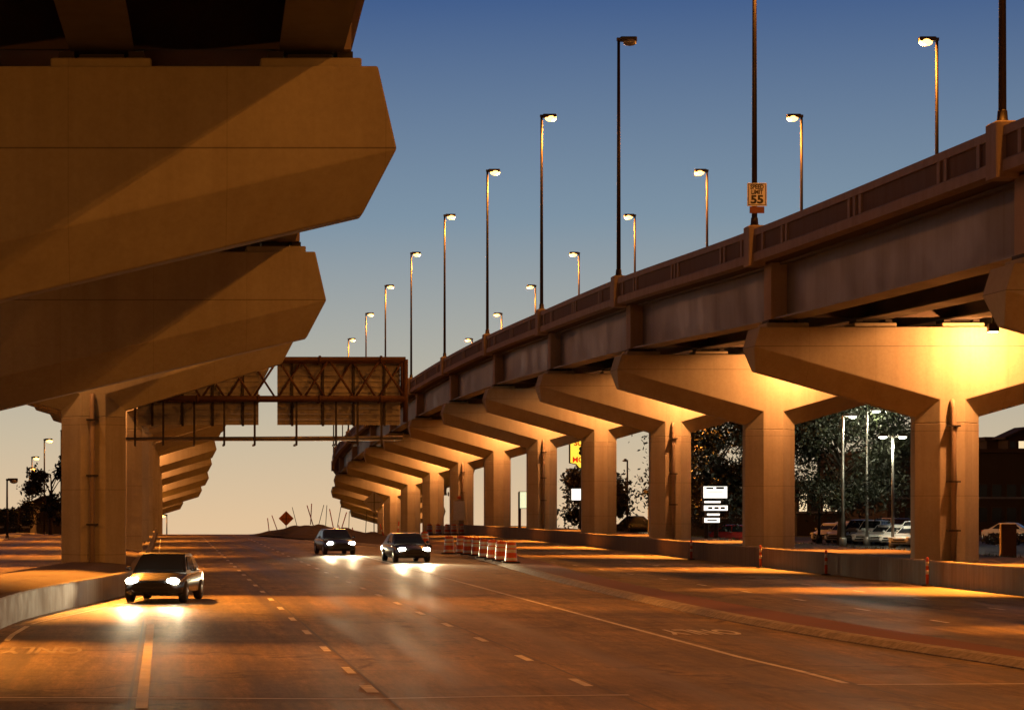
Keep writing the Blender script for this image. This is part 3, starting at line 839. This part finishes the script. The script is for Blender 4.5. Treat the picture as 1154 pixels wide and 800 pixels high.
for (x_, y_, tl, c) in stk:
    u = min(1, max(0, (x_-310)/175)); cpt = axis[0].lerp(axis[1], u)
    d = cpt.y - 1.2; X = (x_-185)*d/F; z = HC + (566-y_)*d/F
    if sp0 is None or True:
        r_ = thing('stake', 'slim orange stake stuck askew in the dark dirt mound' if c == 'o' else 'thin dark stake stuck in the dark dirt mound', 'stake', (X, d, z-.6), 'orange stakes in the dirt mound' if c == 'o' else 'dark stakes in the dirt mound')
        mb = MB(); mb.tube([(X,d,z-.6),(X,d,z+1.0+.3*(x_ % 3)/3)], .045 if c == 'o' else .03, 6); build('post', mb, M['red_band'] if c == 'o' else M['dark_metal'], r_)
        if c == 'o':
            mb = MB(); mb.tube([(X,d,z+.5),(X,d,z+.68)], .05, 6); build('white_band', mb, M['refl'], r_)
        r_.rotation_euler = (0, tl, 0)

# ------------------------------------------------------------------ work-zone signs
def diamond(x_, y_, d, half, label, post_to, mat):
    X, _, Z = px(x_, y_, d); h = half*d/F
    r_ = thing('warning_sign', label, 'warning sign', (X, d, gz(d)))
    mb = MB(); mb.tube([(X,d+.06,gz(d)-.2),(X,d+.06,Z+h*.8)], .04, 6); build('post', mb, M['dark_metal'], r_)
    mb = MB(); c = .12*h
    pts = [(0,h),(c,h-c),(h-c,c),(h,0),(h-c,-c),(c,-h+c),(0,-h),(-c,-h+c),(-h+c,-c),(-h,0),(-h+c,c),(-c,h-c)]
    mb.rings([[(X+a, d-.01, Z+b) for a, b in pts],[(X+a, d+.012, Z+b) for a, b in pts]]); build('panel', mb, mat, r_)
    mb = MB(); mb.box(X-h*.6, X+h*.6, d-.04, d-.011, Z-.05, Z-.01); mb.box(X-.03, X+.03, d-.04, d-.011, Z-h*.8, Z+h*.8); build('brace', mb, M['dark_metal'], r_)
    return r_
diamond(322.5, 584, 226, 8.5, 'small dark diamond warning sign at the left end of the dirt mound', None, M['warning'])
diamond(421.6, 565.5, 190, 12.5, 'large diamond sign seen from behind before the far right piers', None, M['sign_back'])
X, d, Z = px(517.5, 575, 204)
r_ = thing('work_zone_sign', 'pale square sign seen from behind with a round beacon on top', 'road sign', (X, d, gz(d)))
mb = MB(); mb.tube([(X,d+.06,gz(d)-.2),(X,d+.06,Z+.95)], .045, 8); build('post', mb, M['galv'], r_)
mb = MB(); mb.bbox(X-.47, X+.47, d-.02, d+.01, Z-.8, Z+.78, .02); build('panel', mb, M['refl'], r_)
mb = MB(); mb.lathe([(.06,-.14),(.15,-.10),(.17,0),(.15,.10),(.06,.14)], (X,d,Z+1.05), 14); build('beacon', mb, M['orange'], r_)

# ------------------------------------------------------------------ cars
def car_proto(paint_mat, label, head=False, tail=False, suv=False):
    """nose towards -y, origin on the ground under the middle"""
    root = thing('parked_car' if not head and not tail else 'car', label, 'car')
    hl = 2.25; w = .90; top = 1.72 if suv else 1.44; belt = .98 if suv else .90
    # lower body: rings along y, each ring a rounded half-section mirrored
    st = [(-2.25,.62,.34,.60,.80),(-2.18,.74,.26,.66,.86),(-1.9,.86,.22,.74,.97),(-1.3,.89,.20,.84,1),(-.85,.90,.20,belt,1),(.4,.90,.20,belt+.02,1),(1.5,.89,.20,belt+.03,1),(2.05,.86,.24,belt+.02,.97),(2.22,.76,.32,belt-.06,.9)]
    rs = []
    for y, hw, z0, z1, k in st:
        half = [(hw*.80,z0),(hw*.98,z0+.10),(hw,(z0+z1)/2),(hw*.97,z1-.10),(hw*.86,z1-.015),(hw*.4,z1+.012)]
        rs.append([(a,y,z) for a,z in half] + [(-a,y,z) for a,z in half[::-1]])
    mb = MB(); mb.rings(rs, smooth=True); body = build('body', mb, paint_mat, root)
    cs = [(-1.05,.80,belt-.02),(-.25,.66,top-.03),(.35,.68,top),(1.25 if suv else .95,.66,top-.04),(2.0 if suv else 1.75,.74,belt+.02)]
    mb = MB()
    mb.rings([[(hw,y,z),(hw*.7,y,z+.015),(-hw*.7,y,z+.015),(-hw,y,z),(-.84,y if i not in (0,4) else y,belt-.05),(.84,y,belt-.05)] for i,(y,hw,z) in enumerate(cs)], smooth=False)
    build('cabin', mb, paint_mat, root)
    def quad(name, pts, mat, parent=root):
        mb = MB(); n = (Vector(pts[1])-Vector(pts[0])).cross(Vector(pts[2])-Vector(pts[0])).normalized()*.012
        mb.rings([[tuple(Vector(p)-n) for p in pts],[tuple(Vector(p)+n) for p in pts]]); return build(name, mb, mat, parent)
    quad('windscreen', [(-.72,-.97,belt+.05),(.72,-.97,belt+.05),(.60,-.30,top-.07),(-.60,-.30,top-.07)], M['glass'])
    yb, yt = (1.93,1.33) if suv else (1.65,1.02)
    quad('rear_window', [(-.66,yb,belt+.10),(.66,yb,belt+.10),(.58,yt,top-.09),(-.58,yt,top-.09)], M['glass'])
    for s in (-1, 1):
        quad('side_window', [(s*.815,-.72,belt+.05),(s*.815,.40,belt+.06),(s*.70,.36,top-.10),(s*.70,-.22,top-.10)], M['glass'])
        quad('side_window', [(s*.815,.48,belt+.06),(s*.80,1.4,belt+.08),(s*.70,1.0,top-.12),(s*.70,.44,top-.10)], M['glass'])
        mb = MB(); mb.ball((s*.98,-.68,belt+.09),.10,.06,.07); build('mirror', mb, paint_mat, root)
        for y in (-1.38, 1.36):
            mb = MB(); prof = [(.20,-.11),(.30,-.11),(.33,-.07),(.33,.07),(.30,.11),(.20,.11)]
            mb.rings([[(s*.80+b, y+a*math.cos(2*math.pi*k/18), .33+a*math.sin(2*math.pi*k/18)) for k in range(18)] for a, b in prof], smooth=True)
            wh = build('wheel', mb, M['rubber'], root)
            mb = MB(); mb.rings([[(s*.80+b, y+a*math.cos(2*math.pi*k/14), .33+a*math.sin(2*math.pi*k/14)) for k in range(14)] for a, b in ((.21,-.09),(.21,s*.10),(.06,s*.12))], smooth=True)
            build('rim', mb, M['galv'], wh)
        mb = MB(); mb.ball((s*.62,-2.17,.66),.19,.09,.10,12,6); build('headlight', mb, M['head_lens'] if head else M['refl'], root)
        mb = MB(); mb.ball((s*.66,2.17,.80),.16,.06,.09,10,6); build('tail_lamp', mb, M['tail_lens'] if tail else M['red_band'], root)
    mb = MB(); mb.box(-.40,.40,-2.275,-2.20,.50,.60); mb.box(-.5,.5,-2.27,-2.17,.34,.44); build('grille', mb, M['rubber'], root)
    mb = MB(); mb.box(-.26,.26,2.205,2.245,.62,.74); build('number_plate', mb, M['refl'], root)
    if head:
        for s in (-1, 1):
            ld = bpy.data.lights.new('headlight_beam', 'SPOT'); ld.energy = 1500; ld.color = (1,.76,.44); ld.spot_size = R(30); ld.spot_blend = 1.0; ld.shadow_soft_size = .09
            lo = bpy.data.objects.new('headlight_beam', ld); COL.objects.link(lo); lo.parent = root; lo.location = (s*.62,-2.36,.66)
            lo.rotation_euler = Vector((0,-1,-.085)).to_track_quat('-Z','Y').to_euler(); lo.scale = (2.2, 1, 1)
    return root

def paint_m(name, col): 
    m = plain(name, col, .25, 0.0, var=.05, spec=.6); return m
P = {k: paint_m('car_paint_'+k, c) for k, c in dict(black=(.02,.02,.022), silver=(.45,.45,.45), white=(.72,.72,.70), red=(.35,.03,.03), blue=(.05,.08,.18), grey=(.14,.14,.14)).items()}
c0 = car_proto(P['black'], 'dark car with blazing headlights coming down the left lanes', head=True)
X, d, _ = px(186, 0, 73.2); c0.location = (X, d+2.2, .004); c0.rotation_euler = (0,0,R(-10))
for (x_, d, lab, rz) in ((462, 123.0, 'dark car with blazing headlights, nearer one by the median drums', 6), (380, 141.0, 'dark car with blazing headlights, farther one below the dirt mound', 6)):
    c = copy_tree(c0); c.location = ((x_-185)*d/F, d+2.2, .004); c.rotation_euler = (0,0,R(rz)); c['label'] = lab; c['group'] = 'oncoming cars with lit headlights'
    for ch in c.children:
        if ch.type == 'LIGHT': ch.data = ch.data.copy(); ch.data.energy = 4200; ch.data.color = (1,.76,.42); ch.data.spot_blend = 1.0
c0['group'] = 'oncoming cars with lit headlights'

ps, pw, pg = None, None, None
lot = [('silver',False,'silver car at the left end of the parked row'),('white',False,'white car second from the left in the parked row'),('grey',True,'grey tall car in the middle left of the parked row'),('white',True,'white tall car fourth from the left in the parked row'),
       ('silver',False,'silver low car right of the middle of the parked row'),('white',False,'white car second from the right in the parked row'),('silver',True,'silver tall car beside the right column in the parked row')]
protos = {}
for i, (colr, suv, lab) in enumerate(lot):
    if (colr, suv) not in protos:
        o = protos[(colr, suv)] = car_proto(P[colr], lab, suv=suv)
    else: o = copy_tree(protos[(colr, suv)])
    d = 186 - i*2.9; x_ = 938 + i*15.6
    o.location = ((x_-185)*d/F, d, .0); o.rotation_euler = (0,0,R(-38)); o['label'] = lab; o['group'] = 'cars parked in the lot'
extra = [('white',False,'white car in the back row left of the double lamp post'),('silver',False,'silver car in the back row behind the second lamp post'),('blue',True,'dark blue tall car in the back row by the right column'),('white',True,'white tall car in the back row behind the parked row'),('silver',False,'silver car nosing out beside the right column')]
for i, (colr, suv, lab) in enumerate(extra):
    if (colr, suv) not in protos: o = protos[(colr, suv)] = car_proto(P[colr], lab, suv=suv)
    else: o = copy_tree(protos[(colr, suv)])
    d = (203, 200, 197, 201, 164)[i]; x_ = (952, 975, 1018, 998, 1030)[i]
    o.location = ((x_-185)*d/F, d, .0); o.rotation_euler = (0,0,R(-42)); o['label'] = lab; o['group'] = 'cars parked in the lot'
for (x_, d, lab, rz) in ((832,172,'red car with lit tail lamps seen between two right columns',75),(1142,190,'white car parked behind a hedge at the right picture edge',60)):
    o = car_proto(P['red' if rz == 75 else 'white'], lab, tail=(rz == 75)); o.location = ((x_-185)*d/F, d, 0); o.rotation_euler = (0,0,R(rz))
o = car_proto(P['black'], 'dark tall car silhouetted on the rise between right columns', suv=True); d = 228; o.location = ((722-185)*d/F, d, gz(d)+.05); o.rotation_euler = (0,0,R(80))

strip_sheet('car_park', 39.2, 95, [110,140,170,200,216], .0, M['lot'], 2, 'dark asphalt car park behind the right overpass')

# ------------------------------------------------------------------ vegetation
def tree(x_, y_top, y_base, d, wpx, label, mat='leaf', n=5200, leaf=.30, seed=1, lobes=26, name='tree', trunk_frac=.32, group=None):
    rg = random.Random(seed)
    X = (x_-185)*d/F; z0 = gz(d); H = HC+(566-y_top)*d/F - z0; rw = wpx/2*d/F
    root = thing(name, label, 'tree', (X, d, z0), group)
    mb = MB(); th = H*trunk_frac; r0 = .05*H*.45+.05
    mb.tube([(X,d,z0-.1),(X+.05,d,z0+th*.5),(X-.05,d,z0+th),(X+.1,d,z0+H*.62),(X,d,z0+H*.85)], [r0*1.25,r0,r0*.85,r0*.5,r0*.15], 9)
    cl = []
    for i in range(lobes):
        a = rg.uniform(0, 6.283); h = rg.uniform(trunk_frac*.85, .96)
        rad = rw*(1-((h-.58)/.55)**2)**.5 if abs(h-.58) < .55 else rw*.3
        q = rg.uniform(.35, 1.0)**.6*.84
        c = Vector((X+math.cos(a)*rad*q, d+math.sin(a)*rad*q, z0+H*h)); cl.append((c, rw*rg.uniform(.14,.34)))
        s = Vector((X, d, z0+H*max(trunk_frac*.7, h-.25)))
        m1 = s.lerp(c, .5)+Vector((0,0,.05*H)); mb.tube([s, m1, c], [r0*.34,r0*.2,r0*.06], 5)
    build('trunk', mb, M['bark'], root)
    mb = MB()
    for i in range(n):
        c, r = cl[rg.randrange(len(cl))]
        p = c + Vector((rg.gauss(0,1), rg.gauss(0,1), rg.gauss(0,.75)))*r*.62
        e1 = Vector((rg.gauss(0,1), rg.gauss(0,1), rg.gauss(0,1))).normalized(); e2 = e1.orthogonal().normalized()
        e2.rotate(Matrix.Rotation(rg.uniform(0,6.28), 3, e1)); s1 = leaf*rg.uniform(.5,1.2); s2 = s1*.45
        mb.add([p-e1*s1*.5, p+e2*s2*.5, p+e1*s1*.5, p-e2*s2*.5], [(0,1,2,3)])
    build('crown', mb, M[mat], root, fix=False)
    return root
tree(805, 468, 600, 172, 165, 'big dark leafy tree between the second and fourth right columns', seed=3, n=30000, leaf=.33, lobes=44)
tree(948, 452, 605, 176, 175, 'big leafy tree over the car park lit by the lot lamps', seed=5, n=34000, leaf=.33, lobes=46)
tree(672, 522, 598, 226, 84, 'round dark tree silhouetted behind the motel sign', mat='leaf_dark', seed=8, n=7500, leaf=.5, lobes=20, trunk_frac=.2)
tree(1146, 470, 600, 262, 40, 'small dark tree beside the pitched roof at the right edge', mat='leaf_dark', seed=9, n=1500, leaf=.4, lobes=12)
tree(57, 522, 600, 236, 62, 'spreading dark tree left of the first left column', mat='leaf_dark', seed=11, n=5000, leaf=.46, lobes=18, trunk_frac=.22)
tree(20, 565, 600, 250, 50, 'low dark bushy tree beside the left picture edge', mat='leaf_dark', seed=12, n=2200, leaf=.4, lobes=14, trunk_frac=.15)
def bush(x_, yc, d, wpx, hpx, label, seed, mat='leaf_dark', n=1200, leaf=.22):
    rg = random.Random(seed); X, _, Z = px(x_, yc, d); w = wpx*d/F/2; h = hpx*d/F/2
    root = thing('bush', label, 'bush', (X, d, Z-h))
    mb = MB()
    for i in range(7): 
        a = rg.uniform(0,6.28); mb.tube([(X,d,Z-h-.1),(X+math.cos(a)*w*.5,d+math.sin(a)*w*.4,Z+h*.4)], [.05,.02], 5)
    build('stem', mb, M['bark'], root)
    mb = MB()
    for i in range(n):
        v = Vector((rg.gauss(0,1),rg.gauss(0,1),rg.gauss(0,1))).normalized()*rg.uniform(.4,1)**.5*(.85+.3*rg.random())
        p = Vector((X+v.x*w, d+v.y*w*.7, Z+v.z*h))
        e1 = Vector((rg.gauss(0,1),rg.gauss(0,1),rg.gauss(0,1))).normalized(); e2 = e1.orthogonal().normalized(); s1 = leaf*rg.uniform(.6,1.2)
        mb.add([p-e1*s1*.5,p+e2*s1*.25,p+e1*s1*.5,p-e2*s1*.25],[(0,1,2,3)])
    build('leaves', mb, M[mat], root, fix=False)
bush(1134, 607, 150, 60, 14, 'lit low hedge behind the nearest right column', 21, 'leaf')

# lawn strip before the car park
rg = random.Random(4); mb = MB()
for i in range(9000):
    x = rg.uniform(33.8, 39.0); d = rg.uniform(95, 200); z = np.interp(x, [33.5,39], [BED,.05]); h = rg.uniform(.06,.2); a = rg.uniform(0,6.28)
    mb.add([(x-.04*math.cos(a),d-.04*math.sin(a),z),(x+.04*math.cos(a),d+.04*math.sin(a),z),(x+rg.gauss(0,.05),d+rg.gauss(0,.05),z+h)],[(0,1,2)])
o = build('grass', mb, M['grass'], fix=False); tag(o, 'green grass on the bank before the car park', 'grass', kind='stuff')

# ------------------------------------------------------------------ car park lamps
def lot_lamp(x_, y_top, d, heads, label, pole='galv', lit=True, group='car park lamps'):
    X, _, Z = px(x_, y_top, d); z0 = gz(d)
    r_ = thing('lot_lamp', label, 'lamp post', (X, d, z0), group)
    mb = MB(); mb.tube([(X,d,z0),(X,d,Z)], [.11,.07], 8); mb.lathe([(.25,0),(.25,.55),(.2,.6)], (X,d,z0), 10); build('pole', mb, M[pole], r_)
    for s in heads:
        mb = MB(); mb.tube([(X,d,Z-.08),(X+s*.35,d,Z-.02)], .035, 6)
        mb.bbox(X+min(s*.3,s*.98), X+max(s*.3,s*.98), d-.22, d+.22, Z-.06, Z+.10, .04); hd = build('lamp_head', mb, M['dark_metal'], r_)
        mb = MB(); mb.ball((X+s*.64,d,Z-.09),.28,.18,.09,12,6); build('lens', mb, M['white_lens'] if lit else M['lens_off'], hd)
        if lit:
            ld = bpy.data.lights.new('lot_light', 'POINT'); ld.energy = 850; ld.color = (1,.98,.70); ld.shadow_soft_size = .2
            lo = bpy.data.objects.new('lot_light', ld); COL.objects.link(lo); lo.parent = r_; lo.location = (s*.64, 0, Z-z0-.35)
lot_lamp(950, 468, 168, [1], 'pale car park lamp post with one lit head, leftmost of the lot')
lot_lamp(977, 462, 172, [1], 'tall car park lamp post with one lit head before the big tree')
lot_lamp(1006, 491, 163, [-1,1], 'car park lamp post with two lit heads beside the right column')
lot_lamp(923, 474, 180, [1], 'dark unlit lamp post in front of the big lit tree', pole='dark_metal', lit=False)
lot_lamp(707, 518, 225, [-.3], 'thin dark lamp post rising from the dark tree', pole='dark_metal', lit=False)
for (x_, y_, d, lab, sg_) in ((50,495,260,'slender lit street lamp left of the first left column, tallest there',1),(69,485,240,'pale lamp pole half hidden by the first left column',1),(36,515,300,'lit street lamp behind the left tree, middle one',1),(33,527,330,'lit street lamp behind the left tree, farthest one',1),(8,540,200,'dark box-headed lamp at the left picture edge',.3),(188,580,330,'tiny lamp post beyond the crest of the road',-1)):
    X, _, Z = px(x_, y_, d); z0 = gz(d)
    lit = x_ != 8
    street_lamp(X, d, z0, 1 if sg_ > 0 else -1, lab, 'distant street lamps left of the road', lit=lit, h=Z-z0, power=500)

# ------------------------------------------------------------------ signs behind the right overpass
def sign_box(name, label, x0, x1, y0, y1, d, panels, pole_x, dark='dark_metal'):
    X0, X1 = px(x0,0,d)[0], px(x1,0,d)[0]; Z0, Z1 = px(0,y1,d)[2], px(0,y0,d)[2]
    r_ = thing(name, label, 'sign', ((X0+X1)/2, d, gz(d)))
    for p in pole_x:
        xx = px(p,0,d)[0]; mb = MB(); mb.tube([(xx,d+.25,gz(d)-.1),(xx,d+.25,Z1-.1)], .13, 8); build('pole', mb, M[dark], r_)
    for (a,b,c,e,mat) in panels:
        xa_, xb_, za, zb2 = px(a,0,d)[0], px(b,0,d)[0], px(0,e,d)[2], px(0,c,d)[2]
        mb = MB(); mb.box(xa_, xb_, d-.2, d+.2, za, zb2); cab = build('cabinet', mb, M[dark], r_)
        mb = MB(); mb.box(xa_+.05, xb_-.05, d-.225, d-.201, za+.05, zb2-.05); build('lit_face', mb, mat, cab)
    return r_
white_face = glow('lit_white_sign_face', (1.0,.96,.84), 1.6)
yellow_face = glow('lit_yellow_sign_face', (1.0,.72,.06), 1.25)
green_face = glow('lit_pale_sign_face', (.90,.92,.55), 1.0)
red_glow = glow('red_tube_light', (1.0,.08,.06), 1.2)
pyl = sign_box('pylon_sign', 'tall pylon sign of stacked lit white panels under the dark tree', 791, 820, 546, 590, 150, [(791,819.5,547,562,white_face),(792,812,563.5,567.5,white_face),(791.5,820,568.5,576,white_face),(795,811,577.5,581.5,white_face),(792,811,582.5,589.5,white_face)], [797,808])
mb = MB()
for (a,b,y0,y1) in ((795,803,549,551),(806,815,548.5,551),(796,814,553.5,554.3),(797,802,571,573.5),(804,809,571,573.5),(811,816,571,573.5),(796,807,585,586.5)):
    mb.box(px(a,0,150)[0], px(b,0,150)[0], 149.76, 149.774, px(0,y1,150)[2], px(0,y0,150)[2])
build('lettering', mb, M['sign_black'], pyl)

d = 205
r_ = thing('motel_sign', 'tall yellow motel sign with red letters and a black 8', 'sign', (px(658,0,d)[0], d, gz(d)))
cx_, _, zc_ = px(658, 510, d); hw_, hh_ = 15.5*d/F, 15*d/F
mb = MB(); mb.tube([(cx_,d+.3,gz(d)),(cx_,d+.3,zc_)], .2, 8); build('pole', mb, M['dark_metal'], r_)
out = [(-hw_,hh_),(hw_,hh_),(hw_,-hh_*.75),(hw_*.55,-hh_*.85),(hw_*.35,-hh_*1.12),(-hw_*.35,-hh_*1.12),(-hw_*.55,-hh_*.85),(-hw_,-hh_*.75)]
mb = MB(); mb.rings([[(cx_+a*1.06,d-.18,zc_+b*1.05) for a,b in out],[(cx_+a*1.06,d+.25,zc_+b*1.05) for a,b in out]]); cab = build('cabinet', mb, M['dark_metal'], r_)
mb = MB(); mb.rings([[(cx_+a,d-.23,zc_+b) for a,b in out],[(cx_+a,d-.181,zc_+b) for a,b in out]]); build('lit_face', mb, yellow_face, cab)
red_l = plain('red_sign_letter', (.55,.02,.01), .5); 
def flet(body, size, z, mat, sx=1):
    letters('letters', body, size, mat, r_, Matrix.Translation((0, -.24, zc_-gz(d)+z)) @ Matrix.Rotation(R(90),4,'X') @ Matrix.Diagonal((sx,1,1,1)), .008, .02)
red_e = glow('red_sign_letter_lit', (.9,.04,.01), .5)
flet('SUPER', .62, hh_*.70, red_e, 1.0); flet('MOTEL', .62, -hh_*.55, red_e, 1.0)
letters('letters', '8', 1.25, M['sign_black'], r_, Matrix.Translation((0,-.245,zc_-gz(d)+.10)) @ Matrix.Rotation(R(90),4,'X') @ Matrix.Diagonal((1.5,.9,1,1)), .006, .05)
sign_box('panel_sign', 'small lit white panel sign below the yellow motel sign', 643, 660, 550, 564, 208, [(643,660,550,564,white_face)], [655])
sp_ = sign_box('panel_sign', 'dark framed sign with a pale lit face between the far columns', 585, 602, 553, 590, 215, [(585,602,553.5,573,green_face)], [586])
mb = MB(); a = px(595.5,0,215)[0]; mb.box(a-.12, a+.12, 214.9, 215.1, gz(215)+.3, px(0,574,215)[2]); build('red_tube', mb, red_glow, sp_)

# ------------------------------------------------------------------ buildings
def building(name, label, x0, x1, y_top, d, depth, rows, pitched=False, cols=8, lit=()):
    X0, X1 = px(x0,0,d)[0], px(x1,0,d)[0]; z0 = gz(d+depth)-.3; Z1 = px(0,y_top,d)[2]
    r_ = thing(name, label, 'building', ((X0+X1)/2, d, gz(d)))
    mb = MB(); mb.box(X0, X1, d, d+depth, z0, Z1); build('wall', mb, M['house'], r_)
    if pitched:
        h = (X1-X0)*.28; xm = (X0+X1)/2
        mb = MB(); mb.rings([[(X0-.5,y,Z1-.05),(xm,y,Z1+h),(X1+.5,y,Z1-.05),(X1+.5,y,Z1-.25),(xm,y,Z1+h-.2),(X0-.5,y,Z1-.25)] for y in (d-.5, d+depth+.5)]); build('roof', mb, M['roof'], r_)
        mb = MB(); mb.rings([[(X0,y,Z1-.02),(X1,y,Z1-.02),(xm,y,Z1+h-.22)] for y in (d+.02, d+depth-.02)]); build('gable', mb, M['house'], r_)
    else:
        mb = MB(); mb.box(X0-.3, X1+.3, d-.3, d+depth+.3, Z1, Z1+.35); build('roof', mb, M['roof'], r_)
        mb = MB(); mb.box(X0-.05, X1+.05, d-.12, d-.003, Z1*.48+z0*.52, Z1*.48+z0*.52+.18); build('cornice', mb, M['galv'], r_)
    i = 0
    for (ya, yb) in rows:
        za, zb2 = px(0,yb,d)[2], px(0,ya,d)[2]
        for c in range(cols):
            a = X0+(X1-X0)*(c+.18)/cols; b = X0+(X1-X0)*(c+.82)/cols
            mb = MB(); mb.box(a-.08, b+.08, d-.06, d-.002, za-.08, zb2+.08); fr = build('window', mb, M['roof'], r_)
            mb = MB(); mb.box(a, b, d-.075, d-.061, za, zb2); build('pane', mb, M['warm_win'] if i in lit else M['glass'], fr); i += 1
    return r_
building('commercial_building', 'long dark flat-roofed building behind the car park', 1000, 1230, 510, 232, 25, [(546,562),(572,588)], cols=14, lit=())
building('dark_building', 'dark flat block rising behind the long building at the right edge', 1112, 1200, 496, 262, 18, [(520,530)], cols=6)
building('pitched_house', 'dark house with a pitched roof and a lit window at the right edge', 1136, 1176, 492, 258, 3, [(497,505)], pitched=True, cols=4, lit=(1,))
building('white_lit_shop', 'low shop with lit windows half hidden by the lit tree', 898, 952, 546, 222, 14, [(552,576)], cols=4, lit=(0,2,3))
building('small_house', 'dark low house at the left picture edge behind the verge', -20, 34, 578, 262, 14, [(584,590)], pitched=False, cols=5)
building('small_house', 'dark house with a pale gable right of the left tree', 22, 74, 573, 285, 10, [(582,588)], pitched=True, cols=4)
building('brown_shop', 'low brown building half hidden by the pylon sign', 762, 845, 556, 205, 12, [(566,580)], cols=5, lit=())

# brown board post standing in the grass at the right edge
X, d, _ = px(1136, 0, 112); 
r_ = thing('marker_post', 'squat dark brown post on the bank right of the nearest column', 'post', (X, d, .6))
mb = MB(); mb.bbox(X-.36, X+.36, d-.1, d+.1, .3, px(0,590,d)[2], .03); build('board', mb, M['bark'], r_)
